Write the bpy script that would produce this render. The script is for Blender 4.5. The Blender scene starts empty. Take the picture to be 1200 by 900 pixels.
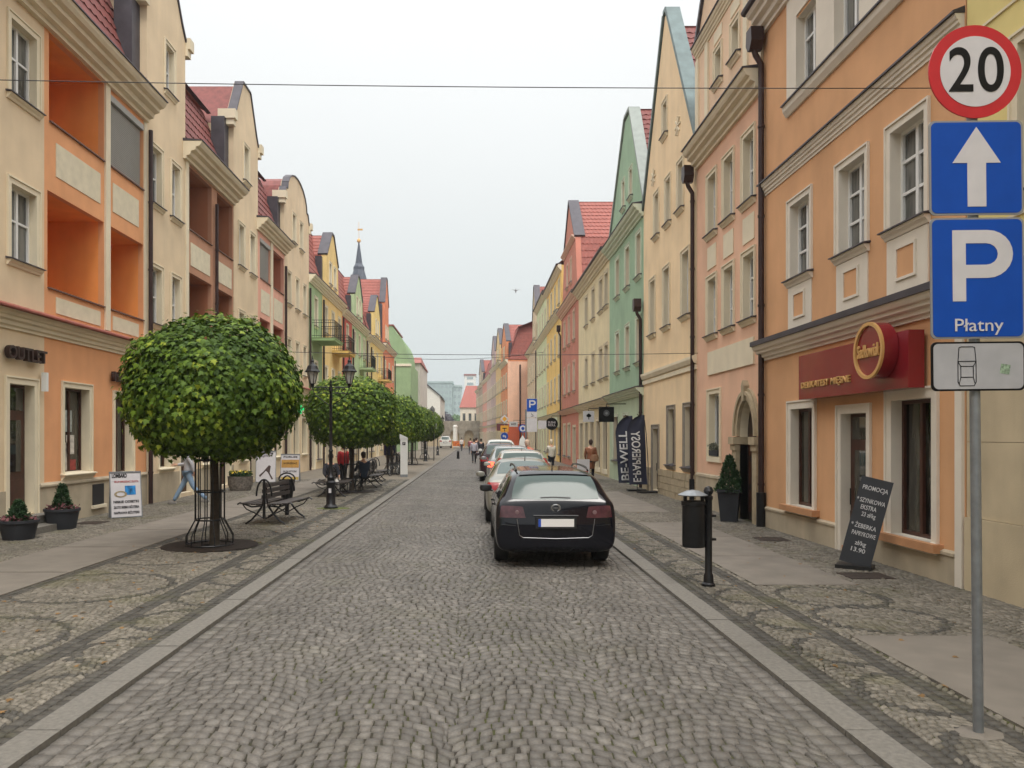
import bpy, bmesh, math, random
import numpy as np
from mathutils import Vector, Matrix
from mathutils.geometry import tessellate_polygon
from mathutils.bvhtree import BVHTree
random.seed(7); rng = np.random.default_rng(7)
R = math.radians; PI = math.pi
sc = bpy.context.scene
COL = sc.collection

# ------------------------------------------------------------------ camera, sky, sun, exposure
cam = bpy.data.cameras.new('camera'); co = bpy.data.objects.new('camera', cam); COL.objects.link(co)
EYE = 1.95
co.location = (0, 0, EYE); co.rotation_euler = (R(90), 0, 0)
cam.sensor_width = 36; cam.lens = 27; cam.shift_x = 42/1200; cam.shift_y = 61/1200
cam.clip_start = .1; cam.clip_end = 3000
sc.camera = co
w = bpy.data.worlds.new('World'); sc.world = w; w.use_nodes = True
nt = w.node_tree; nt.nodes.clear()
out = nt.nodes.new('ShaderNodeOutputWorld'); bg = nt.nodes.new('ShaderNodeBackground')
sky = nt.nodes.new('ShaderNodeTexSky'); sky.sky_type = 'NISHITA'; sky.sun_disc = False
SUN_EL, SUN_AZ = 58, 165
sky.sun_elevation = R(SUN_EL); sky.sun_rotation = R(SUN_AZ); sky.dust_density = 6; sky.air_density = 1.5
geo = nt.nodes.new('ShaderNodeTexCoord'); sep = nt.nodes.new('ShaderNodeSeparateXYZ')
ramp = nt.nodes.new('ShaderNodeValToRGB'); mix = nt.nodes.new('ShaderNodeMix'); mix.data_type = 'RGBA'
nz = nt.nodes.new('ShaderNodeTexNoise'); nz.inputs['Scale'].default_value = 1.6; nz.inputs['Detail'].default_value = 4
mm = nt.nodes.new('ShaderNodeMix'); mm.data_type = 'RGBA'; mm.blend_type = 'MULTIPLY'; mm.inputs[0].default_value = 1
nr = nt.nodes.new('ShaderNodeMapRange'); nr.inputs['To Min'].default_value = .93; nr.inputs['To Max'].default_value = 1.06
cr = ramp.color_ramp
cr.elements[0].position = 0; cr.elements[0].color = (4.2, 4.6, 4.65, 1)
cr.elements[1].position = 1; cr.elements[1].color = (19, 19, 18.8, 1)
e = cr.elements.new(.14); e.color = (4.8, 5.1, 5.1, 1)
e = cr.elements.new(.30); e.color = (5.6, 5.75, 5.7, 1)
e = cr.elements.new(.5); e.color = (6.6, 6.65, 6.6, 1); e = cr.elements.new(.7); e.color = (12.5, 12.5, 12.4, 1)
mix.inputs[0].default_value = .93
bg.inputs['Strength'].default_value = .1
nt.links.new(geo.outputs['Generated'], sep.inputs[0]); nt.links.new(sep.outputs['Z'], ramp.inputs[0])
nt.links.new(sky.outputs[0], mix.inputs['A']); nt.links.new(ramp.outputs[0], mix.inputs['B'])
nt.links.new(geo.outputs['Generated'], nz.inputs['Vector']); nt.links.new(nz.outputs['Fac'], nr.inputs['Value'])
nt.links.new(mix.outputs['Result'], mm.inputs['A']); nt.links.new(nr.outputs[0], mm.inputs['B'])
nt.links.new(mm.outputs['Result'], bg.inputs[0]); nt.links.new(bg.outputs[0], out.inputs[0])
sl = bpy.data.lights.new('sun', 'SUN'); so = bpy.data.objects.new('sun', sl); COL.objects.link(so)
sl.energy = .9; sl.angle = R(18); sl.color = (1, .96, .9)
so.rotation_euler = (R(90-SUN_EL), 0, R(180-SUN_AZ))
sc.view_settings.view_transform = 'Standard'; sc.view_settings.look = 'None'
sc.view_settings.exposure = 0.72; sc.view_settings.gamma = 1; sc.view_settings.use_curve_mapping = False

# ------------------------------------------------------------------ helpers
def lin(c):
    return tuple(((v/255)/12.92 if v/255 <= .04045 else ((v/255+.055)/1.055)**2.4) for v in c[:3])
MATS = {}
def mat(key, col, rough=.8, metal=0, noise=.0, nscale=4, bump=0, bscale=60, spec=.5, streak=0, coat=0, emit=None, es=0, trans=0, attr=None, obj_coords=True):
    if key in MATS: return MATS[key]
    m = bpy.data.materials.new(key); m.use_nodes = True; MATS[key] = m
    t = m.node_tree; b = t.nodes['Principled BSDF']
    b.inputs['Roughness'].default_value = rough; b.inputs['Metallic'].default_value = metal
    b.inputs['Specular IOR Level'].default_value = spec; b.inputs['Coat Weight'].default_value = coat
    b.inputs['Coat Roughness'].default_value = .03
    tc = t.nodes.new('ShaderNodeTexCoord'); src = tc.outputs['Object']
    c = (*col, 1); b.inputs['Base Color'].default_value = c
    cur = None
    def mul(cur, facout, lo, hi):
        mr = t.nodes.new('ShaderNodeMapRange'); mr.inputs['From Min'].default_value = .3; mr.inputs['From Max'].default_value = .7
        mr.inputs['To Min'].default_value = lo; mr.inputs['To Max'].default_value = hi
        t.links.new(facout, mr.inputs['Value'])
        mx = t.nodes.new('ShaderNodeMix'); mx.data_type = 'RGBA'; mx.blend_type = 'MULTIPLY'; mx.inputs[0].default_value = 1
        if cur is None: mx.inputs['A'].default_value = c
        else: t.links.new(cur, mx.inputs['A'])
        t.links.new(mr.outputs[0], mx.inputs['B']); return mx.outputs['Result']
    if noise:
        n = t.nodes.new('ShaderNodeTexNoise'); n.inputs['Scale'].default_value = nscale; n.inputs['Detail'].default_value = 5
        t.links.new(src, n.inputs['Vector']); cur = mul(cur, n.outputs['Fac'], 1-noise, 1+noise)
    if streak:
        mp = t.nodes.new('ShaderNodeMapping'); mp.inputs['Scale'].default_value = (2.4, 2.4, .5)
        n = t.nodes.new('ShaderNodeTexNoise'); n.inputs['Scale'].default_value = 1; n.inputs['Detail'].default_value = 4
        t.links.new(src, mp.inputs[0]); t.links.new(mp.outputs[0], n.inputs['Vector']); cur = mul(cur, n.outputs['Fac'], 1-streak, 1+streak*.4)
    if cur is not None: t.links.new(cur, b.inputs['Base Color'])
    if bump:
        n = t.nodes.new('ShaderNodeTexNoise'); n.inputs['Scale'].default_value = bscale; n.inputs['Detail'].default_value = 3
        bp = t.nodes.new('ShaderNodeBump'); bp.inputs['Strength'].default_value = bump; bp.inputs['Distance'].default_value = .01
        t.links.new(src, n.inputs['Vector']); t.links.new(n.outputs['Fac'], bp.inputs['Height']); t.links.new(bp.outputs[0], b.inputs['Normal'])
    if emit: b.inputs['Emission Color'].default_value = (*emit, 1); b.inputs['Emission Strength'].default_value = es
    return m
def plaster(rgb):
    l = .3*rgb[0]+.59*rgb[1]+.11*rgb[2]; k = .86
    c = tuple(min(245, (l+(v-l)*k)*1.03) for v in rgb)
    return mat('plaster_%d_%d_%d' % rgb, lin(c), .92, noise=.085, nscale=.9, bump=.35, bscale=90, streak=.07, spec=.2)
M_white = mat('white_pvc', (.75, .75, .73), .4)
M_brown = mat('brown_wood', lin((70, 40, 28)), .5, noise=.25, nscale=6)
M_trim = mat('cream_trim', lin((226, 214, 188)), .9, noise=.05, nscale=2, bump=.15, spec=.2, streak=.05)
M_trimR = mat('pale_trim', lin((224, 215, 200)), .9, noise=.05, nscale=2, bump=.15, spec=.2, streak=.05)
M_pipe = mat('brown_pipe', lin((58, 40, 38)), .45, metal=.3, noise=.2)
M_lead = mat('lead_flashing', lin((74, 70, 76)), .5, metal=.35, noise=.2, nscale=3)
M_copper = mat('copper_patina', lin((98, 114, 114)), .5, metal=.3, noise=.2, nscale=3)
M_roof = mat('roof_tile', lin((126, 66, 60)), .65, noise=.22, nscale=5, bump=.2, bscale=40)
M_roof2 = mat('roof_tile_bright', lin((150, 82, 70)), .65, noise=.2, nscale=5, bump=.2, bscale=40)
M_iron = mat('black_iron', (.012, .012, .014), .38, metal=.3, noise=.2, nscale=20)
M_dark = mat('dark_interior', (.015, .013, .012), .9)
M_stone = mat('sandstone', lin((176, 160, 132)), .9, noise=.14, nscale=6, bump=.5, bscale=40, streak=.1)
M_plinth = mat('plinth_stone', lin((180, 166, 142)), .9, noise=.1, nscale=2.5, bump=.3, bscale=50, streak=.16)
M_steel = mat('galvanised_steel', lin((140, 144, 148)), .5, metal=.6, noise=.15, nscale=14)
def glassmat(key, rgb, curtain):
    if key in MATS: return MATS[key]
    m = bpy.data.materials.new(key); m.use_nodes = True; MATS[key] = m; t = m.node_tree; b = t.nodes['Principled BSDF']
    tc = t.nodes.new('ShaderNodeTexCoord'); oi = t.nodes.new('ShaderNodeObjectInfo'); ad = t.nodes.new('ShaderNodeVectorMath')
    n = t.nodes.new('ShaderNodeTexNoise'); n.inputs['Scale'].default_value = 2.2; n.inputs['Detail'].default_value = 3
    mp = t.nodes.new('ShaderNodeMapping'); mp.inputs['Scale'].default_value = (2.5, 1, .4)
    t.links.new(tc.outputs['Object'], ad.inputs[0]); t.links.new(oi.outputs['Location'], ad.inputs[1])
    t.links.new(ad.outputs[0], mp.inputs[0]); t.links.new(mp.outputs[0], n.inputs['Vector'])
    r = t.nodes.new('ShaderNodeValToRGB'); r.color_ramp.elements[0].position = .4; r.color_ramp.elements[1].position = .62
    r.color_ramp.elements[0].color = (*lin(rgb), 1); r.color_ramp.elements[1].color = (*lin(curtain), 1)
    t.links.new(n.outputs['Fac'], r.inputs[0]); t.links.new(r.outputs[0], b.inputs['Base Color'])
    b.inputs['Roughness'].default_value = .03; b.inputs['Specular IOR Level'].default_value = .8
    return m
M_glass = glassmat('window_glass', (42, 44, 46), (112, 112, 108))
M_shopglass = glassmat('shop_glass', (24, 22, 20), (74, 72, 62))

def link(o, parent=None):
    COL.objects.link(o)
    if parent is not None: o.parent = parent
    return o
def tag(o, label=None, cat=None, group=None, kind=None):
    if label: o['label'] = label
    if cat: o['category'] = cat
    if group: o['group'] = group
    if kind: o['kind'] = kind
    return o
def empty(name, loc=(0, 0, 0), rz=0, label=None, cat=None, group=None, kind=None, rot=None):
    o = bpy.data.objects.new(name, None); o.empty_display_size = .2; COL.objects.link(o)
    o.location = loc; o.rotation_euler = rot or (0, 0, rz); tag(o, label, cat, group, kind); return o
def copy_tree(o, parent=None):
    c = o.copy(); COL.objects.link(c)
    if parent is not None: c.parent = parent
    for ch in [x for x in o.children]: copy_tree(ch, c)
    return c
class MB:
    def __init__(s): s.v = []; s.f = []; s.m = []; s.mats = []
    def mi(s, m):
        if m is None: return 0
        if m not in s.mats: s.mats.append(m)
        return s.mats.index(m)
    def add(s, vs, fs, m=None):
        b = len(s.v); k = s.mi(m); s.v += [tuple(p) for p in vs]
        for f in fs: s.f.append(tuple(i+b for i in f)); s.m.append(k)
        return s
    def box(s, x0, x1, y0, y1, z0, z1, m=None):
        return s.add([(x0,y0,z0),(x1,y0,z0),(x1,y1,z0),(x0,y1,z0),(x0,y0,z1),(x1,y0,z1),(x1,y1,z1),(x0,y1,z1)],
              [(0,3,2,1),(4,5,6,7),(0,1,5,4),(1,2,6,5),(2,3,7,6),(3,0,4,7)], m)
    def cbox(s, c, d, m=None, rot=None):
        n = len(s.v); s.box(-d[0]/2, d[0]/2, -d[1]/2, d[1]/2, -d[2]/2, d[2]/2, m)
        for i in range(n, len(s.v)):
            p = Vector(s.v[i])
            if rot is not None: p = rot @ p
            s.v[i] = tuple(p+Vector(c))
        return s
    def prism(s, poly, y0, y1, m=None):        # poly in (x,z)
        n = len(poly); vs = [(x, y0, z) for x, z in poly]+[(x, y1, z) for x, z in poly]
        fs = [(i, (i+1) % n, (i+1) % n+n, i+n) for i in range(n)]
        tr = tessellate_polygon([[Vector((x, z, 0)) for x, z in poly]])
        fs += [t for t in tr]+[tuple(i+n for i in reversed(t)) for t in tr]
        return s.add(vs, fs, m)
    def profile(s, pts, x0, x1, m=None):       # pts in (y,z) swept along x
        n = len(pts); vs = [(x0, y, z) for y, z in pts]+[(x1, y, z) for y, z in pts]
        fs = [(i, (i+1) % n, (i+1) % n+n, i+n) for i in range(n)]
        tr = tessellate_polygon([[Vector((y, z, 0)) for y, z in pts]])
        fs += [t for t in tr]+[tuple(i+n for i in reversed(t)) for t in tr]
        return s.add(vs, fs, m)
    def tube(s, pts, r, n=8, m=None, cap=True):
        pts = [Vector(p) for p in pts]; rs = r if isinstance(r, (list, tuple)) else [r]*len(pts)
        b = len(s.v); vs = []; up0 = None
        for i, p in enumerate(pts):
            d = (pts[min(i+1, len(pts)-1)]-pts[max(i-1, 0)]).normalized()
            if up0 is None:
                up0 = Vector((0, 0, 1)) if abs(d.z) < .9 else Vector((1, 0, 0))
            a = d.cross(up0); a = a.normalized() if a.length > 1e-6 else Vector((0, 1, 0)); c = a.cross(d).normalized(); up0 = c
            for k in range(n):
                t = 2*PI*k/n; vs.append(p+(a*math.cos(t)+c*math.sin(t))*rs[i])
        fs = []
        for i in range(len(pts)-1):
            for k in range(n): fs.append((i*n+k, i*n+(k+1) % n, (i+1)*n+(k+1) % n, (i+1)*n+k))
        if cap: fs.append(tuple(reversed(range(n)))); fs.append(tuple((len(pts)-1)*n+k for k in range(n)))
        return s.add(vs, fs, m)
    def lathe(s, prof, n=16, m=None, c=(0, 0, 0), sx=1, sy=1, caps=True):    # prof (r,z)
        vs = []; 
        for r_, z in prof:
            for k in range(n): t = 2*PI*k/n; vs.append((c[0]+r_*math.cos(t)*sx, c[1]+r_*math.sin(t)*sy, c[2]+z))
        fs = []
        for i in range(len(prof)-1):
            for k in range(n): fs.append((i*n+k, i*n+(k+1) % n, (i+1)*n+(k+1) % n, (i+1)*n+k))
        if caps: fs.append(tuple(reversed(range(n)))); fs.append(tuple((len(prof)-1)*n+k for k in range(n)))
        return s.add(vs, fs, m)
    def mesh(s, name, m=None, smooth=False):
        me = bpy.data.meshes.new(name); me.from_pydata(s.v, [], s.f)
        if m is not None and not s.mats: s.mats = [m]
        for q in s.mats: me.materials.append(q)
        if len(s.mats) > 1: me.polygons.foreach_set('material_index', s.m)
        bm = bmesh.new(); bm.from_mesh(me); bmesh.ops.recalc_face_normals(bm, faces=bm.faces); bm.to_mesh(me); bm.free()
        if smooth:
            me.polygons.foreach_set('use_smooth', [True]*len(me.polygons))
            try: me.set_sharp_from_angle(angle=R(40))
            except Exception: pass
        return me
    def build(s, name, m=None, parent=None, smooth=False, loc=None):
        o = bpy.data.objects.new(name, s.mesh(name, m, smooth)); link(o, parent)
        if loc: o.location = loc
        return o
def text_mesh(txt, size, depth=.005, bold=0, spacing=1):
    cu = bpy.data.curves.new('lettering', 'FONT'); cu.body = txt; cu.size = size; cu.extrude = depth
    cu.align_x = 'CENTER'; cu.align_y = 'CENTER'; cu.offset = bold; cu.space_character = spacing; cu.resolution_u = 3 if len(txt) > 1 else 12
    o = bpy.data.objects.new('tmp', cu); COL.objects.link(o)
    me = bpy.data.meshes.new_from_object(o.evaluated_get(bpy.context.evaluated_depsgraph_get()))
    bpy.data.objects.remove(o); bpy.data.curves.remove(cu); return me
def lettering(txt, size, m, parent, loc, rot, sx=1, depth=.005, bold=0, name='lettering', spacing=1, fit=None):
    me = text_mesh(txt, size, depth, bold, spacing); me.materials.clear(); me.materials.append(m)
    o = bpy.data.objects.new(name, me); link(o, parent); o.location = loc; o.rotation_euler = rot
    if fit and len(me.vertices):
        wd = max(v.co.x for v in me.vertices)-min(v.co.x for v in me.vertices); sx = fit/max(wd, 1e-3)*(1 if sx > 0 else -1)
    for v in me.vertices: v.co.x *= sx
    return o

# ------------------------------------------------------------------ ground, road, pavements
def simple_sheet(name, x0, x1, y0, y1, z, m):
    b = MB(); b.add([(x0,y0,z),(x1,y0,z),(x1,y1,z),(x0,y1,z)], [(0,1,2,3)])
    o = b.build(name, m); tag(o, kind='structure'); return o
def joint_mat():
    m = bpy.data.materials.new('joint_sand'); m.use_nodes = True; t = m.node_tree; b = t.nodes['Principled BSDF']
    b.inputs['Roughness'].default_value = .95
    tc = t.nodes.new('ShaderNodeTexCoord'); n = t.nodes.new('ShaderNodeTexNoise'); n.inputs['Scale'].default_value = .9; n.inputs['Detail'].default_value = 6
    r = t.nodes.new('ShaderNodeValToRGB'); r.color_ramp.elements[0].position = .40; r.color_ramp.elements[1].position = .62
    r.color_ramp.elements[0].color = (.032, .026, .019, 1); r.color_ramp.elements[1].color = (.058, .064, .012, 1)
    t.links.new(tc.outputs['Object'], n.inputs['Vector']); t.links.new(n.outputs['Fac'], r.inputs[0]); t.links.new(r.outputs[0], b.inputs['Base Color'])
    return m
M_joint = joint_mat()
def sett_mat(key, stops, mossy=.0, rough=.72):
    m = bpy.data.materials.new(key); m.use_nodes = True; t = m.node_tree; b = t.nodes['Principled BSDF']
    at = t.nodes.new('ShaderNodeAttribute'); at.attribute_name = 'rnd'
    r = t.nodes.new('ShaderNodeValToRGB'); cr = r.color_ramp
    cr.elements[0].position = stops[0][0]; cr.elements[0].color = (*stops[0][1], 1)
    cr.elements[1].position = stops[-1][0]; cr.elements[1].color = (*stops[-1][1], 1)
    for p, c in stops[1:-1]: cr.elements.new(p).color = (*c, 1)
    t.links.new(at.outputs['Fac'], r.inputs[0])
    tc = t.nodes.new('ShaderNodeTexCoord')
    n = t.nodes.new('ShaderNodeTexNoise'); n.inputs['Scale'].default_value = .55; n.inputs['Detail'].default_value = 5
    n2 = t.nodes.new('ShaderNodeTexNoise'); n2.inputs['Scale'].default_value = 55; n2.inputs['Detail'].default_value = 4
    t.links.new(tc.outputs['Object'], n.inputs['Vector']); t.links.new(tc.outputs['Object'], n2.inputs['Vector'])
    def mul(a, f, lo, hi):
        mr = t.nodes.new('ShaderNodeMapRange'); mr.inputs['From Min'].default_value = .3; mr.inputs['From Max'].default_value = .7
        mr.inputs['To Min'].default_value = lo; mr.inputs['To Max'].default_value = hi; t.links.new(f, mr.inputs['Value'])
        mx = t.nodes.new('ShaderNodeMix'); mx.data_type = 'RGBA'; mx.blend_type = 'MULTIPLY'; mx.inputs[0].default_value = 1
        t.links.new(a, mx.inputs['A']); t.links.new(mr.outputs[0], mx.inputs['B']); return mx.outputs['Result']
    mpw = t.nodes.new('ShaderNodeMapping'); mpw.inputs['Scale'].default_value = (1.5, .05, 1); nw = t.nodes.new('ShaderNodeTexNoise'); nw.inputs['Scale'].default_value = 1; nw.inputs['Detail'].default_value = 3
    t.links.new(tc.outputs['Object'], mpw.inputs[0]); t.links.new(mpw.outputs[0], nw.inputs['Vector'])
    c = mul(r.outputs[0], n.outputs['Fac'], .84, 1.14); c = mul(c, nw.outputs['Fac'], .88, 1.1); c = mul(c, n2.outputs['Fac'], .8, 1.18)
    if mossy:
        n3 = t.nodes.new('ShaderNodeTexNoise'); n3.inputs['Scale'].default_value = .8; n3.inputs['Detail'].default_value = 8; n3.inputs['Roughness'].default_value = .7
        t.links.new(tc.outputs['Object'], n3.inputs['Vector'])
        mr = t.nodes.new('ShaderNodeMapRange'); mr.inputs['From Min'].default_value = .52; mr.inputs['From Max'].default_value = .72; mr.inputs['To Max'].default_value = mossy
        t.links.new(n3.outputs['Fac'], mr.inputs['Value'])
        mx = t.nodes.new('ShaderNodeMix'); mx.data_type = 'RGBA'; t.links.new(mr.outputs[0], mx.inputs[0]); t.links.new(c, mx.inputs['A']); mx.inputs['B'].default_value = (.10, .10, .022, 1); c = mx.outputs['Result']
    t.links.new(c, b.inputs['Base Color']); b.inputs['Roughness'].default_value = rough; b.inputs['Specular IOR Level'].default_value = .4
    bp = t.nodes.new('ShaderNodeBump'); bp.inputs['Strength'].default_value = .5; bp.inputs['Distance'].default_value = .004
    t.links.new(n2.outputs['Fac'], bp.inputs['Height']); t.links.new(bp.outputs[0], b.inputs['Normal'])
    return m
M_sett = sett_mat('granite_setts', [(0, (.107, .097, .085)), (.4, (.133, .121, .106)), (.8, (.151, .137, .12)), (1, (.183, .167, .146))], .18, .62)
M_mosaic = sett_mat('mosaic_setts', [(0, (.055, .05, .042)), (.16, (.085, .078, .066)), (.2, (.12, .107, .083)), (.6, (.165, .147, .118)), (1, (.225, .20, .162))], .5)
def setts(name, x0, x1, y0, y1, W, size, sag, z, m, dark=None, skip=None, gap=.007, wd=None, tl=.022):
    wd = wd or size
    ncol = max(1, round((x1-x0)/W)); W = (x1-x0)/ncol; Q = []; D = []; SJ = {}
    for k in range(ncol):
        a = x0+k*W; n = max(1, round(W/wd)); i0 = -int(sag/size)-1
        rows = int((y1-y0)/size)+int(sag/size)+2
        for i in range(i0, rows):
            if n > 1:
                ph = rng.random(); ub = [0]+[(j+ph+rng.normal(0, .09))/n for j in range(0, n) if .25 < (j+ph) < n-.25]+[1]
            else: ub = [0, 1]
            if n > 4:
                if k > 0: ub[0] = SJ.get((k, i), 0)/W
                if k < ncol-1: SJ[(k+1, i)] = rng.normal(0, .035); ub[-1] = 1+SJ[(k+1, i)]/W
            ub = np.array(ub); jy = rng.normal(0, .08, (2, len(ub)))*size*.5
            def base(u, ii): return y0+ii*size+sag*(1-(2*u-1)**2)
            for j in range(len(ub)-1):
                u0, u1 = ub[j], ub[j+1]; sh = rng.normal(0, .006, 4)
                yb0, yb1, yt0, yt1 = base(u0, i), base(u1, i), base(u0, i+1), base(u1, i+1)
                cy = (yb0+yb1+yt0+yt1)/4; cx = a+(u0+u1)/2*W
                if cy < y0 or cy > y1 or (skip and skip(cx, cy)): continue
                Q.append([(a+u0*W+sh[0]*(u0 > 0), yb0+sh[1]), (a+u1*W+sh[2]*(u1 < 1), yb1+sh[3]), (a+u1*W+sh[0]*(u1 < 1), yt1+sh[2]), (a+u0*W+sh[3]*(u0 > 0), yt0+sh[0])])
                D.append(dark(cx, cy) if dark else .0)
    Q = np.array(Q); N = len(Q); c = Q.mean(1, keepdims=True)
    L = np.linalg.norm(Q-c, axis=2, keepdims=True)
    outer = c+(Q-c)*(1-gap*.7/np.maximum(L, .02)); inner = c+(Q-c)*(1-(gap*.7+.0038)/np.maximum(L, .03))
    V = np.zeros((N, 8, 3)); V[:, :4, :2] = inner; V[:, 4:, :2] = outer
    hz = rng.normal(0, .002, (N, 1)); tilt = rng.normal(0, tl, (N, 1, 2))
    V[:, :4, 2] = z+hz+((inner-c)*tilt).sum(2); V[:, 4:, 2] = z-.022
    F = np.array([[0,1,2,3],[0,4,5,1],[1,5,6,2],[2,6,7,3],[3,7,4,0]])
    faces = (F[None]+np.arange(N)[:, None, None]*8).reshape(-1, 4)
    me = bpy.data.meshes.new(name); me.vertices.add(N*8); me.vertices.foreach_set('co', V.reshape(-1))
    me.loops.add(len(faces)*4); me.loops.foreach_set('vertex_index', faces.reshape(-1).astype(np.int32))
    me.polygons.add(len(faces)); me.polygons.foreach_set('loop_start', np.arange(len(faces), dtype=np.int32)*4)
    me.update(calc_edges=True)
    rnd = rng.random(N)
    if dark: Da = np.array(D); rnd = np.where(Da > 0, rnd*.17, .2+.8*rnd)
    at = me.attributes.new('rnd', 'FLOAT', 'FACE'); at.data.foreach_set('value', np.repeat(rnd, 5).astype(np.float32))
    me.materials.append(m); o = bpy.data.objects.new(name, me); link(o); tag(o, kind='structure'); return o
KL, KR, XL, XR = -2.70, 2.40, -9.28, 6.15
YS = 34
M_far_road = sett_mat('distant_setts', [(0, (.145, .131, .118)), (1, (.145, .131, .118))], 0)
M_slab = mat('concrete_slab', lin((116, 109, 100)), .85, noise=.14, nscale=2.5, bump=.3, bscale=120, streak=0)
M_kerb = mat('granite_kerb', lin((112, 108, 101)), .8, noise=.2, nscale=26, bump=.4, bscale=90)
simple_sheet('ground', -900, 900, -60, 1500, -.09, mat('ground_earth', (.12, .11, .09), .95, noise=.2, nscale=.05))
simple_sheet('road_bed', KL-.02, KR+.02, -6, 200, -.015, M_joint)
def road_tex(m, sc_):
    t = m.node_tree; b = t.nodes['Principled BSDF']; tc = t.nodes.new('ShaderNodeTexCoord'); v = t.nodes.new('ShaderNodeTexVoronoi')
    v.feature = 'DISTANCE_TO_EDGE'; v.inputs['Scale'].default_value = sc_; t.links.new(tc.outputs['Object'], v.inputs['Vector'])
    mr = t.nodes.new('ShaderNodeMapRange'); mr.inputs['From Max'].default_value = .12; mr.inputs['To Min'].default_value = .3; t.links.new(v.outputs['Distance'], mr.inputs['Value'])
    mx = t.nodes.new('ShaderNodeMix'); mx.data_type = 'RGBA'; mx.blend_type = 'MULTIPLY'; mx.inputs[0].default_value = 1
    src = b.inputs['Base Color'].links[0].from_socket; t.links.new(src, mx.inputs['A']); t.links.new(mr.outputs[0], mx.inputs['B']); t.links.new(mx.outputs['Result'], b.inputs['Base Color'])
road_tex(M_far_road, 9)
simple_sheet('far_road', KL-.02, KR+.02, YS+11, 200, 0, M_far_road)
setts('road', KL+.26, KR-.26, 2.6, YS+11, 1.16, .108, .21, 0, M_sett, gap=.0085, wd=.093)
for nm, xa in (('road_edge_left', KL), ('road_edge_right', KR-.26)):
    setts(nm, xa, xa+.26, 2.6, YS+11, .13, .15, 0, .001, M_sett)
PZ = .028
for nm, xa, xb in (('left_pavement_bed', XL-.3, KL-.22), ('right_pavement_bed', KR+.22, XR+.3)):
    simple_sheet(nm, xa, xb, -6, 200, PZ-.014, M_joint)
def arcs(cx0, r, period, th, ph=0):
    def f(x, y):
        yy = (y+ph) % period
        for c in (0, period):
            d = math.hypot(x-cx0, (yy-c)*r/(r)); 
            if abs(d-r) < th: return 1
        return 0
    return f
fL1 = arcs(-3.12, .45, 1.15, .045); fR1 = arcs(3.35, .45, 1.15, .045); fL2 = arcs(-4.9, .95, 2.6, .05, .6)
tree_ys = [13.5, 26.5, 39.0, 51.5, 64.0]; TX = -4.68; txs = [-4.60, -4.3, -4.3, -4.3, -4.3]
def skipL(x, y): return any(math.hypot(x-tx_, y-t) < .82 for tx_, t in zip(txs, tree_ys))
def dL(x, y):
    if -2.93-.2 < x or -3.82 < x < -3.6: return 1
    return 0
setts('left_pavement_gutter_band', -3.12, -2.93, 2.6, YS, .095, .10, 0, PZ, M_mosaic, dark=lambda x, y: 1)
setts('left_pavement_fan_strip', -3.60, -3.12, 2.6, YS, .48, .068, .10, PZ, M_mosaic, dark=fL1)
setts('left_pavement_dark_band', -3.82, -3.60, 2.6, YS, .11, .10, 0, PZ, M_mosaic, dark=lambda x, y: 1)
setts('left_pavement_mosaic', -5.55, -3.82, 2.6, YS, .86, .072, .2, PZ, M_mosaic, dark=fL2, skip=skipL)
setts('left_pavement_inner_band', -5.72, -5.55, 2.6, YS, .085, .10, 0, PZ, M_mosaic, dark=lambda x, y: 1)
setts('left_pavement_wall_strip', XL+.01, -7.27, 2.6, YS, 1, .072, .2, PZ, M_mosaic, dark=lambda x, y: 0)
def in_slab_r(x, y):
    return 3.60 < x < 4.94 and any(a < y < b for a, b in SLR)
SLR = [(2.5, 7.4), (9.9, 17.1), (19.4, 26.6), (28.9, 36.2)]
fR2 = lambda x, y: 1 if (7.5 < y < 9.8 and (abs(math.hypot(x-4.25, (y-8.1)*1.0)-.62) < .045 or abs(math.hypot(x-4.25, (y-9.2)*1.0)-.6) < .045)) else 0
setts('right_pavement_gutter_band', 2.63, 2.84, 2.6, YS, .105, .10, 0, PZ, M_mosaic, dark=lambda x, y: 1)
setts('right_pavement_fan_strip', 2.84, 3.33, 2.6, YS, .49, .068, .10, PZ, M_mosaic, dark=fR1)
setts('right_pavement_dark_band', 3.33, 3.53, 2.6, YS, .10, .10, 0, PZ, M_mosaic, dark=lambda x, y: 1)
setts('right_pavement_mosaic', 3.53, XR-.01, 2.6, YS, .87, .072, .2, PZ, M_mosaic, dark=fR2, skip=in_slab_r)
slab = MB()
for i in range(14):
    ya = 1.0+i*2.46; slab.box(-7.25, -5.74, ya+.016, ya+2.436, PZ-.06, PZ+.003)
tag(slab.build('left_pavement_slabs', M_slab), kind='structure')
slab = MB()
for a, b in SLR:
    n = round((b-a)/2.45)
    for i in range(n): slab.box(3.61, 4.93, a+(b-a)*i/n+.012, a+(b-a)*(i+1)/n-.012, PZ-.06, PZ+.003)
tag(slab.build('right_pavement_slabs', M_slab), kind='structure')
M_farpave = mat('far_paving', lin((114, 106, 94)), .9, noise=.15, nscale=2.0, bump=.4, bscale=30)
simple_sheet('left_far_pavement', XL-.2, KL-.22, YS, 200, PZ, M_farpave)
simple_sheet('right_far_pavement', KR+.22, XR+.2, YS, 200, PZ, M_farpave)
for nm, xa in (('left_kerb', KL-.23), ('right_kerb', KR)):
    b = MB()
    for i in range(115): b.box(xa, xa+.23, i+.0, i+.985, -.05, PZ+.012+random.uniform(-.003, .003))
    tag(b.build(nm, M_kerb), kind='structure')
simple_sheet('square', -40, 40, 118, 200, .055, M_farpave)
M_grate = mat('rusty_iron_grate', lin((66, 56, 50)), .7, metal=.3, noise=.3, nscale=10)
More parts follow.
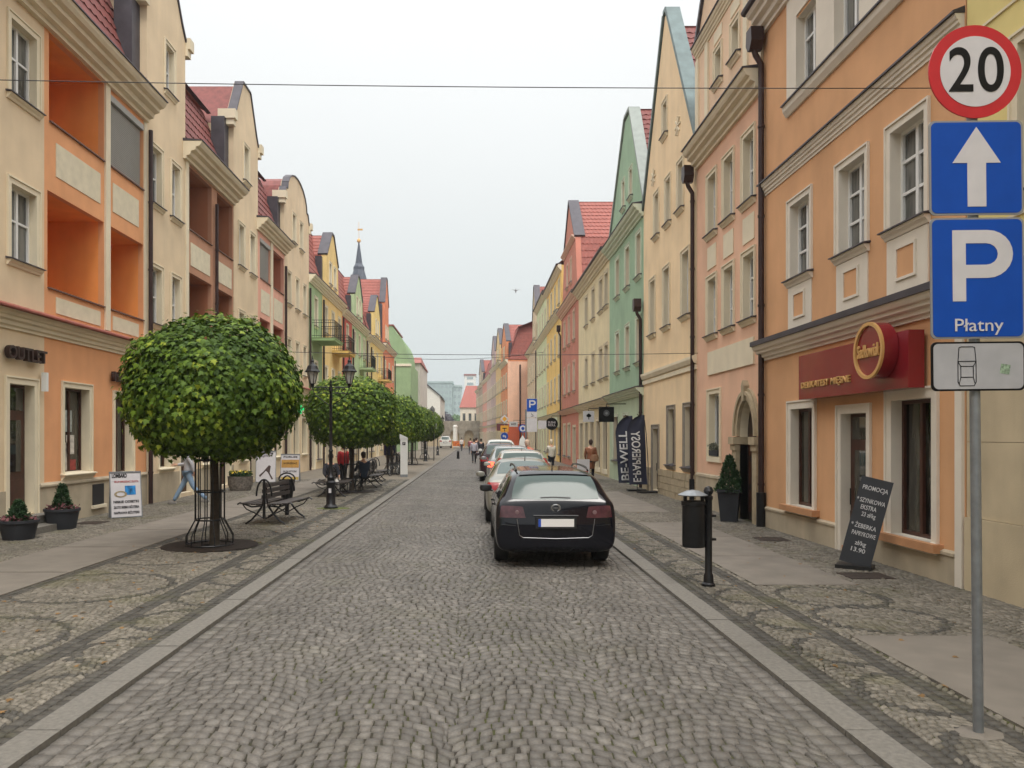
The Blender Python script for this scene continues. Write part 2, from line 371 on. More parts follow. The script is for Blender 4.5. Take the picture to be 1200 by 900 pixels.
def drain(x, y, w_, l_, lab):
    g = empty('drain_grate', (x, y, PZ), 0, lab, 'drain grate'); b = MB(); fr = MB()
    n = int(w_/.04)
    for i in range(n): b.box(-w_/2+i*w_/n+.006, -w_/2+(i+1)*w_/n-.006, -l_/2+.02, l_/2-.02, -.01, .006)
    b.build('bars', M_grate, g)
    for q in ((-w_/2-.02, w_/2+.02, -l_/2-.02, -l_/2), (-w_/2-.02, w_/2+.02, l_/2, l_/2+.02), (-w_/2-.02, -w_/2, -l_/2, l_/2), (w_/2, w_/2+.02, -l_/2, l_/2)):
        fr.box(*q, -.01, .009)
    fr.build('frame', M_grate, g)
drain(5.35, 10.55, .55, .42, 'rusty iron grate in the setts below the wide shop window')
drain(5.5, 14.3, .5, .5, 'iron grate in the setts below the narrower shop window of the orange house')
drain(-8.5, 17.0, .5, .5, 'iron grate in the setts beside the wall, left of the white sandwich board')
# moss tufts round lamp foot
# ------------------------------------------------------------------ houses
class House:
    def __init__(s, A, B, label, depth=9, cat='house', name='house'):
        # A = start point of the facade, B = end; outward is to the left of A->B
        s.A = Vector(A); s.B = Vector(B); d = s.B-s.A; s.W = d.length; s.rz = math.atan2(d.y, d.x); s.depth = depth
        s.root = empty(name, (A[0], A[1], 0), s.rz, label, cat)
    def obj(s, b, name, m=None, parent=None, smooth=False, loc=None): return b.build(name, m, parent or s.root, smooth, loc)
    def wall(s, outer, holes, m, name='wall', y=0, reveal=.32, side=.34, edges=True, rm=None):
        b = MB(); loops = [outer]+holes; flat = [p for l in loops for p in l]
        tr = tessellate_polygon([[Vector((x, z, 0)) for x, z in l] for l in loops])
        b.add([(x, y, z) for x, z in flat], tr, m)
        for h in holes:
            n = len(h); vs = [(x, y, z) for x, z in h]+[(x, y-reveal, z) for x, z in h]
            b.add(vs, [(i, (i+1) % n, (i+1) % n+n, i+n) for i in range(n)], rm or (m if reveal < .2 else M_trim))
        if edges:
            n = len(outer); vs = [(x, y, z) for x, z in outer]+[(x, y-side, z) for x, z in outer]
            b.add(vs, [(i, (i+1) % n, (i+1) % n+n, i+n) for i in range(n)], m)
        return s.obj(b, name)
WC = {}
def rect(cx, z0, w_, h_): return [(cx-w_/2, z0), (cx+w_/2, z0), (cx+w_/2, z0+h_), (cx-w_/2, z0+h_)]
def window(H, cx, z0, w_, h_, fm=None, gm=None, rows=(.62,), cols=1, trim=M_trim, pad=.13, sill=True, rev=.2, rim=True, yoff=0, sillm=None, name='window'):
    fm = fm or M_white; gm = gm or M_glass
    key = (round(w_, 2), round(h_, 2), fm.name, gm.name, rows, cols, trim.name if trim else '', pad, sill, rev, rim, sillm)
    if key not in WC:
        f = MB(); t = .055; y0, y1 = -rev, -rev+.06
        f.box(-w_/2, -w_/2+t, y0, y1, 0, h_); f.box(w_/2-t, w_/2, y0, y1, 0, h_)
        f.box(-w_/2+t, w_/2-t, y0, y1, 0, t); f.box(-w_/2+t, w_/2-t, y0, y1, h_-t, h_)
        for c in range(1, cols+1): x = -w_/2+c*w_/(cols+1); f.box(x-.035, x+.035, y0, y1+.004, t, h_-t)
        for r_ in rows: f.box(-w_/2+t, w_/2-t, y0, y1-.003, h_*r_-.022, h_*r_+.022)
        g = MB(); g.add([(-w_/2, y0+.02, 0), (w_/2, y0+.02, 0), (w_/2, y0+.02, h_), (-w_/2, y0+.02, h_)], [(0,1,2,3)])
        sr = None
        if trim:
            sr = MB()
            def ring(p, y1_, z_lo, inner):
                x0, x1 = -w_/2-inner, w_/2+inner; X0, X1 = -w_/2-p, w_/2+p; T = h_+inner; TT = h_+p
                sr.box(X0, x0, 0.0, y1_, z_lo, TT); sr.box(x1, X1, 0.0, y1_, z_lo, TT); sr.box(x0, x1, 0.0, y1_, T, TT)
                if not sill: sr.box(X0, X1, 0, y1_, -p, z_lo)
            ring(pad-.03, .022, 0 if sill else -.0, .0)
            if rim: ring(pad, .045, 0, pad-.03)
        sm = None
        if sill:
            sm = MB(); sm.profile([(-rev+.06, .03), (.13, -.015), (.13, -.035), (-rev+.06, -.02)], -w_/2-pad-.03, w_/2+pad+.03)
            sd = MB(); sd.profile([(.0, -.036), (.10, -.036), (.09, -.075), (.05, -.11), (.03, -.15), (0, -.15)], -w_/2-pad, w_/2+pad)
        WC[key] = (f.mesh('window_frame', fm), g.mesh('pane', gm), sr.mesh('surround', trim) if sr else None,
                   sm.mesh('sill_flashing', sillm or M_lead) if sm else None, sd.mesh('sill', trim or M_trim) if sm else None)
    fo, pa, su, si, sd_ = WC[key]
    o = bpy.data.objects.new(name, fo); link(o, H.root); o.location = (cx, yoff, z0)
    for nm, me in (('pane', pa), ('surround', su), ('sill_flashing', si), ('sill', sd_)):
        if me is not None: link(bpy.data.objects.new(nm, me), o)
    return rect(cx, z0, w_, h_)
def door(H, cx, z0, w_, h_, m=None, trim=M_trim, pad=.15, rev=.2, glass=True, transom=True):
    m = m or M_brown; b = MB(); y0, y1 = -rev, -rev+.05
    hh = h_*.78 if transom else h_
    b.box(-w_/2+.003, w_/2-.003, y0, y1, 0.003, h_-.003)
    n = 1 if w_ < 1.1 else 2
    for k in range(n):
        xa = -w_/2+.06+k*(w_/n-.03); xb = -w_/2-.03+(k+1)*(w_/n)-.0
        b.box(xa, xb, y1, y1+.025, hh*.06, hh*.34)
    o = b.build('door', m, H.root, loc=(cx, 0, z0))
    if glass:
        g = MB(); g.box(-w_/2+.16, w_/2-.16, y1, y1+.012, hh*.42, hh*.93)
        if transom: g.box(-w_/2+.08, w_/2-.08, y1, y1+.012, hh+.06, h_-.06)
        g.build('pane', M_shopglass, o)
    k = MB(); k.tube([(w_/2-.1, y1+.05, hh*.4), (w_/2-.1, y1+.05, hh*.56)], .012, 6); k.build('handle', M_iron, o)
    if trim:
        s = MB()
        for p, y_, inn in ((pad-.03, .022, 0), (pad, .045, pad-.03)):
            s.box(-w_/2-p, -w_/2-inn, 0, y_, -z0+.02, h_+p); s.box(w_/2+inn, w_/2+p, 0, y_, -z0+.02, h_+p); s.box(-w_/2-inn, w_/2+inn, 0, y_, h_+inn, h_+p)
        s.build('door_surround', trim, o)
    return rect(cx, z0, w_, h_)
def cornice(H, x0, x1, z0, h_, proj, m, flash=M_lead, name='cornice', top=.03):
    p = [(0, z0), (proj*.18, z0), (proj*.18, z0+h_*.16), (proj*.38, z0+h_*.22), (proj*.42, z0+h_*.42), (proj*.66, z0+h_*.5), (proj*.68, z0+h_*.66), (proj*.86, z0+h_*.72), (proj*.96, z0+h_*.86), (proj, z0+h_), (0, z0+h_)]
    b = MB(); b.profile(p, x0, x1); c = b.build(name, m, H.root)
    if flash:
        f = MB(); f.profile([(0.0, z0+h_+.002), (proj+.035, z0+h_+.002), (proj+.035, z0+h_+top), (0.0, z0+h_+top+.06)], x0-.01, x1+.01); f.build('flashing', flash, c)
    return c
def downpipe(H, x, ztop, y=.09, r=.055, hopper=False, m=None, wob=False):
    b = MB()
    pts = [(x, y, .05), (x, y, 1.5), (x, y, ztop-.7), (x, y+.0, ztop-.35)]
    if hopper: pts += [(x-.0, y+.12, ztop-.15), (x, y+.16, ztop)]
    b.tube(pts, r, 10)
    for z in np.arange(.9, ztop-.5, 1.9): b.tube([(x, y, z), (x, y, z+.05)], r+.012, 10)
    o = b.build('downpipe', m or M_pipe, H.root, smooth=True)
    if hopper:
        h = MB(); h.prism([(x-.14, ztop+.40), (x+.14, ztop+.40), (x+.17, ztop+.1), (x+.06, ztop-.06), (x-.06, ztop-.06), (x-.17, ztop+.1)], y+.0, y+.27)
        h.build('hopper', m or M_pipe, o)
    return o
def tiles(H, p0, p1, p2, p3, m, course=.3, tw=.24, name='roof', fine=True, thick=.03, parent=None):
    # p0,p1 eave ends; p3,p2 ridge ends
    p0, p1, p2, p3 = map(Vector, (p0, p1, p2, p3)); nrm = (p1-p0).cross(p3-p0).normalized()
    if nrm.z < 0: nrm = -nrm
    n = max(1, int(((p3-p0).length+(p2-p1).length)/2/course)); b = MB(); b.add([p0, p1, p2, p3], [(0,1,2,3)])
    for i in range(n):
        a0 = p0.lerp(p3, i/n); a1 = p1.lerp(p2, i/n); c0 = p0.lerp(p3, (i+1)/n+.01); c1 = p1.lerp(p2, (i+1)/n+.01)
        wid = (a1-a0).length; k = max(1, int(wid/tw)) if fine else 1
        lo = []; hi = []; down = (a0-c0).normalized()
        if fine:
            for j in range(k*2+1):
                t = j/(k*2); off = (.0 if j % 2 == (i % 2) else .055); lo.append(a0.lerp(a1, t)+down*(off-.01)+nrm*(thick if off else thick*1.5)); hi.append(c0.lerp(c1, t)+nrm*.004)
        else: lo = [a0+nrm*thick, a1+nrm*thick]; hi = [c0+nrm*.004, c1+nrm*.004]
        q = len(lo); lo2 = [v-nrm*(thick+.01) for v in lo]
        b.add(lo+hi+lo2, [(j, j+1, q+j+1, q+j) for j in range(q-1)]+[(2*q+j, 2*q+j+1, j+1, j) for j in range(q-1)])
    o = b.build(name, m, parent or H.root)
    return o
def body(H, x0, x1, ztop, m, depth=None, y=-.36):
    d = depth or H.depth; b = MB()   # the rest of the house behind the front wall
    b.add([(x0+.01, y, 0), (x0+.01, -d, 0), (x0+.01, -d, ztop), (x0+.01, y, ztop)], [(0,1,2,3)])
    b.add([(x1-.01, y, 0), (x1-.01, -d, 0), (x1-.01, -d, ztop), (x1-.01, y, ztop)], [(0,1,2,3)])
    b.add([(x0, -d, 0), (x1, -d, 0), (x1, -d, ztop), (x0, -d, ztop)], [(0,1,2,3)])
    b.build('side_wall', m, H.root)
def coping(H, pts, th=.12, y0=-.45, y1=.08, m=M_copper, name='gable_coping'):
    b = MB()
    for (x0, z0), (x1, z1) in zip(pts[:-1], pts[1:]):
        d = Vector((x1-x0, z1-z0)); n = Vector((-d.y, d.x)).normalized()
        if n.y < 0 or (abs(n.y) < 1e-4 and False): n = -n
        q = [(x0, z0), (x1, z1), (x1+n.x*th, z1+n.y*th), (x0+n.x*th, z0+n.y*th)]
        b.prism(q, y0, y1)
    return b.build(name, m, H.root)
def gable_roof(H, prof, m, depth=8, fine=True, y0=-.4, course=.3):
    y0 = -.33
    # prof: list of (x,z) across the gable; tiles run back from the front
    for (x0, z0), (x1, z1) in zip(prof[:-1], prof[1:]):
        if abs(z1-z0) < .05: continue
        if z1 > z0: a, b_ = (x0, z0), (x1, z1)
        else: a, b_ = (x1, z1), (x0, z0)
        tiles(H, (a[0], y0, a[1]-.02), (a[0], -depth, a[1]-.02), (b_[0], -depth, b_[1]-.02), (b_[0], y0, b_[1]-.02), m, course=course, fine=fine)
def eave_roof(H, x0, x1, z, m, rise=4, run=5, over=.35, fine=True, gutter=True, course=.3):
    tiles(H, (x0, over, z), (x1, over, z), (x1, -run, z+rise), (x0, -run, z+rise), m, fine=fine, course=course)
    if gutter:
        b = MB(); b.tube([(x0-.05, over+.04, z-.03), (x1+.05, over+.04, z-.03)], .08, 8); b.build('gutter', M_pipe, H.root)
    tiles(H, (x1, -2*run, z), (x0, -2*run, z), (x0, -run, z+rise), (x1, -run, z+rise), m, fine=False)
def panel(H, x0, x1, z0, z1, m, y=.012, name='plaster_panel'):
    b = MB(); b.box(x0, x1, 0, y, z0, z1); return b.build(name, m, H.root)

def RH(Y0, Y1, label, X=XR, **k):
    H = House((X, Y0), (X, Y1), label, **k); H.fx = lambda Y: Y-Y0; return H
def LH(Y0, Y1, label, X=XL, **k):
    H = House((X, Y1), (X, Y0), label, **k); H.fx = lambda Y: Y1-Y; return H

# ---- R0 yellow house with stone ground floor (nearest right)
H = RH(2.0, 9.62, 'pale yellow house with cream stone ground floor behind the traffic signs'); x = H.fx
P = plaster((226, 206, 130)); M_ash = mat('ashlar_slabs', lin((196, 180, 150)), .85, noise=.08, nscale=2, bump=.3, streak=.14)
ho = [window(H, x(8.2), 7.15, 1.0, 1.7), window(H, x(5.0), 7.15, 1.0, 1.7), window(H, x(8.2), 4.7, 1.0, 1.7), window(H, x(5.0), 4.7, 1.0, 1.7)]
H.wall([(0, 3.75), (H.W, 3.75), (H.W, 10.9), (0, 10.9)], ho, P)
b = MB()
for i in range(4):
    for j in range(4): b.box(j*1.91+.004, j*1.91+1.902, -.4, -.002 if i else .03, i*.94, i*.94+.934)
b.build('stone_cladding', M_ash, H.root)
cornice(H, 0, H.W-.02, 3.62, .25, .2, M_trim); body(H, 0, H.W, 10.9, P); eave_roof(H, 0, H.W, 11, M_roof, fine=False)
for q in (4.45, 6.9): panel(H, 0, .0+H.W-.1, q, q+.03, M_trim, .02)
# ---- R1 orange house
H = RH(9.65, 16.45, 'orange house with red butcher shop sign and white framed windows'); x = H.fx
P = plaster((216, 160, 112)); T = M_trimR
ho = [window(H, x(q), 5.0, .86, 1.43, rows=(.35, .68), trim=T) for q in (14.58, 12.56, 10.95)]
W3 = MB()
for q in (14.58, 12.56, 10.95):
    panel(H, x(q)-.52, x(q)+.52, 4.0, 4.84, T, .02, 'window_apron')
    ap = MB(); c_ = x(q)
    for r_ in ((c_-.26, c_+.26, 4.2, 4.24), (c_-.26, c_+.26, 4.66, 4.70), (c_-.26, c_-.22, 4.24, 4.66), (c_+.22, c_+.26, 4.24, 4.66)): ap.box(r_[0], r_[1], .02, .045, r_[2], r_[3])
    ap.build('apron_moulding', T, H.root); pc = MB(); pc.box(c_-.22, c_+.22, .02, .026, 4.24, 4.66); pc.build('apron_inset', P, H.root)
ho2 = [window(H, x(q), 8.5, .86, 1.45, rows=(.68,), trim=None, sill=False, yoff=.0) for q in (14.28, 12.72, 11.0)]
g1 = [window(H, x(14.5), .62, .95, 1.85, fm=M_brown, gm=M_shopglass, rows=(), trim=T, sill=False, pad=.16), window(H, x(10.85), .52, 1.0, 1.95, fm=M_brown, gm=M_shopglass, rows=(), trim=T, sill=False, pad=.16),
      door(H, x(12.5), 0.12, .84, 2.2, trim=T)]
b = MB()
for q in (14.5, 10.85):
    b = MB(); b.box(x(q)-.75, x(q)+.75, -.15, .14, .50 if q > 12 else .40, .61 if q > 12 else .515); b.build('shop_sill', mat('ochre_sill', lin((184, 134, 94)), .7, noise=.1), H.root)
H.wall([(0, 0.0), (H.W, 0.0), (H.W, 7.0), (0, 7.0)], ho+g1, P, rm=T)
H.wall([(0, 7.0), (H.W, 7.0), (H.W, 10.9), (0, 10.9)], ho2, P, rm=T)
b = MB(); fx0, fx1 = x(15.16), x(10.2)
for (xa, xb) in ((x(15.16), x(14.28)-.43), (x(14.28)+.43, x(12.72)-.43), (x(12.72)+.43, x(11.0)-.43), (x(11)+.43, x(10.2))):
    xa, xb = min(xa, xb), max(xa, xb)
xs = sorted([x(15.16), x(14.71), x(13.85), x(13.15), x(12.29), x(11.43), x(10.57), x(10.1)])
for a_, c_ in zip(xs[0::2], xs[1::2]): b.box(a_, c_, 0, .025, 8.42, 10.0)
b.box(xs[0], xs[-1], 0, .025, 10.0, 10.5); b.build('window_band', T, H.root)
b = MB(); b.profile([(0, 8.22), (.04, 8.22), (.1, 8.32), (.12, 8.42), (0, 8.42)], xs[0], xs[-1]); bb = b.build('band_sill', T, H.root)
f = MB(); f.box(xs[0], xs[-1], -.02, .15, 8.423, 8.45); f.build('flashing', M_lead, bb)
cornice(H, 0.02, H.W-.02, 3.55, .3, .26, T, top=.1); cornice(H, 0.02, H.W-.02, 7.04, .24, .12, T)
cornice(H, 0.02, H.W-.02, 10.5, .5, .4, T)
lo_, hi_ = x(11.93), x(13.07)
for a_, c_ in ((.17, lo_), (hi_, H.W-.03)):
    b = MB(); b.box(a_, c_, 0, .03, 0, .40); b.profile([(0, .402), (.05, .402), (.05, .44), (0, .47)], a_, c_); b.build('plinth', M_plinth, H.root)
b = MB(); b.box(0.02, .16, 0, .04, 0, 3.5); b.build('corner_strip', T, H.root)
downpipe(H, H.W-.12, 10.2, r=.062, hopper=True); body(H, 0, H.W, 10.9, P); eave_roof(H, 0, H.W, 11.05, M_roof, fine=False)
b = MB(); b.tube([(H.W-.12, .09, .02), (H.W-.12, .09, .75)], .1, 12); b.build('pipe_boot', M_iron, H.root, smooth=True)
# shop sign
M_red = mat('sign_red', lin((132, 30, 38)), .25, noise=.05, coat=.3); M_gold = mat('sign_gold', lin((214, 168, 104)), .4, metal=.15)
S = empty('shop_sign', (XR, 10.45, 2.61), PI/2, 'long red shop sign with gold letters and round medallion on the orange house', 'shop sign')
b = MB(); b.box(0, 3.55, .05, .27, 0, .79); b.build('sign_board', M_red, S)
b = MB(); b.lathe([(.40, 0), (.40, .2), (.36, .2)], 40, m=M_red); me = b.mesh('m', M_red, True)
o = bpy.data.objects.new('medallion', me); link(o, S); o.location = (.62, .28, .57); o.rotation_euler = (-PI/2, 0, 0)
b = MB(); b.lathe([(.36, 0), (.41, 0), (.41, .035), (.36, .035), (.36, 0)], 40, caps=False); o2 = b.build('gold_ring', M_gold, o, smooth=True, loc=(0, 0, .201))
lettering('Sadkowiak', .26, M_gold, S, (.62, .50, .56), (PI/2, 0, PI), depth=.012, bold=.004, fit=.62)
lettering('DELIKATESY MIĘSNE', .15, M_gold, S, (2.5, .285, .24), (PI/2, 0, PI), depth=.012, bold=.003, fit=1.8)
# ---- R2 peach house
H = RH(16.45, 21.4, 'peach house with carved arched doorway and cream plaque'); x = H.fx
P = plaster((226, 178, 146)); P2 = plaster((228, 194, 160)); T = M_trim
ws = (20.02, 18.7, 17.32)
ho = [window(H, x(q), 4.6, .66, 1.45, rows=(.33, .66), trim=T, pad=.12) for q in ws]+[window(H, x(q), 7.25, .66, 1.5, rows=(.5,), trim=T, pad=.12) for q in ws]
for q in ws: panel(H, x(q)-.36, x(q)+.36, 6.33, 6.92, T, .02)
panel(H, x(20.3), x(16.95), 3.55, 4.15, T, .04, 'name_plaque') if x(20.3) < x(16.95) else panel(H, x(16.95), x(20.3), 3.55, 4.15, T, .04, 'name_plaque')
ho.append(window(H, x(19.82), 1.42, .85, 1.62, fm=M_white, rows=(), trim=T, sill=False, pad=.14))
dw = 1.06; dc = x(17.38); zs = 1.95
arch = [(dc-dw/2, .0), (dc+dw/2, .0), (dc+dw/2, zs)]+[(dc+dw/2*math.cos(t), zs+.82*math.sin(t)) for t in np.linspace(0, PI, 15)[1:-1]]+[(dc-dw/2, zs)]
ho.append(arch)
b = MB(); b.prism([(dc+(x_-dc)*.99, z_*.996+.004) for x_, z_ in arch], -.24, -.18); dd = b.build('door', mat('dark_oak', lin((44, 30, 26)), .5, noise=.3), H.root)
b = MB()
for q in (-.26, .26):
    for zz in (.2, .85, 1.5): b.box(dc+q-.17, dc+q+.17, -.18, -.165, zz, zz+.5)
b.tube([(dc+.05, -.14, 1.0), (dc+.05, -.14, 1.2)], .015, 6); b.build('door_panels', M_brown, dd)
b = MB()
for s_ in (-1, 1):
    b.box(dc+s_*(dw/2)+(-.26 if s_ < 0 else 0), dc+s_*(dw/2)+(0 if s_ < 0 else .26), -.25, .1, 0, 1.75)
    b.box(dc+s_*(dw/2)+(-.32 if s_ < 0 else -.05), dc+s_*(dw/2)+(.05 if s_ < 0 else .32), -.25, .17, 1.76, 1.93)
    b.box(dc+s_*(dw/2)+(-.3 if s_ < 0 else -.02), dc+s_*(dw/2)+(.02 if s_ < 0 else .3), .0, .13, 1.62, 1.755)
for r0, r1, yy in ((0, .12, .08), (.12, .2, .12), (.2, .27, .06)):
    A_ = np.linspace(0, PI, 19)
    for a0, a1 in zip(A_[:-1], A_[1:]):
        q = [(dc+(dw/2+r)*math.cos(t), zs+(.82+r)*math.sin(t)) for r, t in ((r0, a0), (r1, a0), (r1, a1), (r0, a1))]; b.prism(q, 0, yy)
b.prism([(dc-.06, zs+.80), (dc+.06, zs+.80), (dc+.09, zs+1.14), (dc, zs+1.26), (dc-.09, zs+1.14)], 0, .13)
b.build('stone_portal', M_stone, H.root)
H.wall([(0, 0), (H.W, 0), (H.W, 9.4), (0, 9.4)], ho, P, rm=M_trim)
cornice(H, 0.02, H.W-.02, 9.35, .5, .42, M_trim)
w3 = [window(H, x(q), 10.95, .45, .8, rows=(), trim=T, pad=.12) for q in (19.5, 18.2)]
gx = H.W/2
H.wall([(0, 9.4), (H.W, 9.4), (H.W, 12.4), (0, 12.4)], w3, P2)
for q in (.12, 1.0, H.W-1.0, H.W-.12): panel(H, q-.13, q+.13, 9.92, 12.35, T, .05, 'pilaster')
for q in (19.5, 18.2): panel(H, x(q)-.32, x(q)+.32, 12.0, 12.3, T, .02)
cornice(H, 0, H.W, 12.4, .3, .16, M_trim)
H.wall([(0, 12.75), (H.W, 12.75), (gx, 16.2)], [], P2); coping(H, [(0, 12.75), (gx, 16.3), (H.W, 12.75)], m=M_lead)
gable_roof(H, [(0, 12.75), (gx, 16.1), (H.W, 12.75)], M_roof)
b = MB(); b.box(0.03, dc-.8, 0, .04, 0, .78); b.build('plinth', M_plinth, H.root) if dc-.8 > .05 else None
b = MB(); b.box(dc+.84, H.W-.02, 0, .04, 0, .86); b.profile([(0, .862), (.06, .862), (.05, .92), (0, .95)], dc+.84, H.W-.02); b.build('plinth', M_plinth, H.root)
body(H, 0, H.W, 12.7, P)
# ---- R3 yellow gabled
H = RH(21.4, 28.2, 'pale yellow gabled house with copper verge and rough stone plinth'); x = H.fx
P = plaster((236, 206, 162)); T = M_trim; TG = mat('grey_stone_trim', lin((150, 142, 130)), .9, noise=.1, nscale=5, bump=.3)
ho = [window(H, x(q), 5.5, .7, 1.85, rows=(.5,), trim=T, pad=.12) for q in (26.75, 24.8, 22.55)]
ho += [window(H, x(q), 8.78, .55, 1.4, rows=(.5,), trim=T, pad=.12) for q in (26.15, 24.6, 23.1)]
ho += [window(H, x(25.0), 11.75, .5, 1.05, rows=(.5,), trim=T, pad=.12)]
ho += [window(H, x(q), 1.05, .75, 1.75, rows=(), fm=M_brown, trim=TG, pad=.13) for q in (24.2, 22.25)]
ho += [door(H, x(26.3), .1, .8, 2.1, trim=TG, glass=False)]
apx = x(24.9)
H.wall([(0, 0), (H.W, 0), (H.W, 10.1), (apx+.12, 15.6), (apx-.12, 15.6), (0, 10.1)], ho, P)
coping(H, [(-.12, 10.0), (apx-.15, 15.65), (apx+.15, 15.65), (H.W+.12, 10.0)], th=.14, y0=-.38, y1=.07, m=M_copper)
gable_roof(H, [(0, 10.0), (apx, 15.2), (H.W, 10.0)], M_roof, y0=-.7)
b = MB(); b.profile([(0, 3.98), (.07, 4.0), (.12, 4.12), (.12, 4.2), (0, 4.24)], 0.02, H.W-.02); b.profile([(0, 3.82), (.05, 3.82), (.05, 3.95), (0, 3.95)], .02, H.W-.02); b.build('string_course', T, H.root)
for s0, s1 in [(.03, x(26.3)-.56), (x(26.3)+.56, H.W-.03)]:
    b = MB()
    for i in range(4):
        q = s0
        while q < s1-.05:
            l = min(random.uniform(.35, .6), s1-q); b.cbox((q+l/2, -.01, .105+i*.215), (l-.015, .14+random.uniform(0, .05), .2), None, Matrix.Rotation(random.uniform(-.02, .02), 3, 'Z')); q += l
    b.build('rough_stone_plinth', M_stone, H.root)
for yy, zz in ((23.4, 11.4), (26.6, 10.9)):
    b = MB(); r0 = MB()
    for k in range(4): r0.cbox((x(yy), .02, zz), (.05, .03, .6), None, Matrix.Rotation(k*PI/4, 3, 'Y'))
    r0.build('rosette', T, H.root)
downpipe(H, .12, 9.1, hopper=True, r=.06); body(H, 0, H.W, 10, P)
b = MB(); b.tube([(.12, .09, .02), (.12, .09, .75)], .09, 12); b.build('pipe_boot', M_iron, H.root, smooth=True)
# ---- R4 green
H = RH(28.2, 35.4, 'sage green gabled house behind the black feather flags'); x = H.fx
P = plaster((152, 182, 150)); T = mat('green_white_trim', lin((212, 220, 198)), .9, noise=.05)
ho = []
for q in (33.35, 31.2, 29.05): ho += [window(H, x(q), 4.75, .75, 1.65, rows=(.6,), trim=T, pad=.13), window(H, x(q), 8.0, .75, 1.6, rows=(.6,), trim=T, pad=.13)]
H.wall([(0, 3.55), (H.W, 3.55), (H.W, 10.1), (0, 10.1)], ho, P)
gw = [window(H, x(q), 11.45, .5, 1.1, rows=(.5,), trim=T, pad=.12) for q in (32.0, 30.5)]
ax = x(31.2)
H.wall([(0, 10.1), (H.W, 10.1), (H.W, 10.7), (ax+.5, 14.9), (ax-.5, 14.9), (0, 10.7)], gw, P)
coping(H, [(-.1, 10.6), (ax-.5, 15.0), (ax+.5, 15.0), (H.W+.1, 10.6)], th=.12, y0=-.38, y1=.07, m=mat('pale_coping', lin((150, 158, 152)), .6, noise=.1))
gable_roof(H, [(0, 10.6), (ax, 15.2), (H.W, 10.6)], M_roof, y0=-.65)
cornice(H, 0, H.W, 10.05, .45, .4, T); cornice(H, 0, H.W, 3.45, .3, .3, T)
P2 = plaster((176, 192, 160))
gd = [door(H, x(29.6), .1, 1.0, 2.4), window(H, x(31.5), .9, 1.1, 1.9, fm=M_brown, rows=(), trim=T), window(H, x(33.8), .9, 1.1, 1.9, fm=M_brown, rows=(), trim=T)]
H.wall([(0, 0), (H.W, 0), (H.W, 3.45), (0, 3.45)], gd, P2)
downpipe(H, .12, 6.6, hopper=True, r=.06); body(H, 0, H.W, 10.5, P)
# ---- R5 cream
H = RH(35.4, 46.1, 'cream house with dark eaves gutter and row of shop pilasters'); x = H.fx
P = plaster((222, 206, 164)); T = M_trim; ho = []
for q in (42.75, 40.25, 37.8, 35.95+.3): ho += [window(H, x(q), 4.75, .9, 1.5, rows=(.6,), trim=T), window(H, x(q), 8.1, .9, 1.55, rows=(.6,), trim=T)]
H.wall([(0, 3.6), (H.W, 3.6), (H.W, 10.5), (0, 10.5)], ho, P); cornice(H, 0, H.W, 10.1, .5, .4, T, flash=None); cornice(H, 0, H.W, 3.35, .35, .35, T)
gd = []
for i in range(5):
    q = 1.2+i*2.05; gd.append(window(H, q, .35, 1.15, 2.35, fm=M_brown, gm=M_shopglass, rows=(.75,), trim=T, sill=False, pad=.2))
H.wall([(0, 0), (H.W, 0), (H.W, 3.35), (0, 3.35)], gd, plaster((206, 190, 150)))
eave_roof(H, 0, H.W, 10.65, M_roof2, rise=4.5, run=5); body(H, 0, H.W, 10.5, P)
# dormer strip
# ---- R6 red
H = RH(46.1, 55.35, 'brick red painted house with tall mansard gable'); x = H.fx
P = plaster((198, 126, 106)); T = mat('pink_trim', lin((230, 196, 176)), .9, noise=.05); ho = []
for q in (53.2, 50.7, 48.2): ho += [window(H, x(q), 4.8, .85, 1.8, rows=(.6,), trim=T), window(H, x(q), 8.0, .85, 1.8, rows=(.6,), trim=T)]
H.wall([(0, 3.6), (H.W, 3.6), (H.W, 10.4), (0, 10.4)], ho, P); cornice(H, 0, H.W, 10.25, .5, .4, T, flash=M_lead); cornice(H, 0, H.W, 3.4, .3, .3, T)
H.wall([(0, 0), (H.W, 0), (H.W, 3.4), (0, 3.4)], [door(H, x(48), .1, 1.1, 2.4), window(H, x(50.7), .6, 1.2, 2.1, rows=()), window(H, x(53.3), .6, 1.2, 2.1, rows=())], P)
pr = [(.5, 10.75), (1.5, 14.3), (4.6, 17.4), (7.7, 14.3), (8.7, 10.75)]
H.wall([(pr[0]), pr[4], pr[3], pr[2], pr[1]], [window(H, q, 11.9, .7, 1.5, rows=(.5,), trim=T) for q in (3.6, 5.6)], P)
coping(H, pr[1:4], th=.14, y0=-.6, y1=.08, m=M_lead); cornice(H, 1.5, 7.7, 14.2, .25, .25, T, flash=None)
gable_roof(H, pr, M_roof2, y0=-.8, course=.42); body(H, 0, H.W, 10.7, P); downpipe(H, H.W-.1, 9.5, hopper=True)
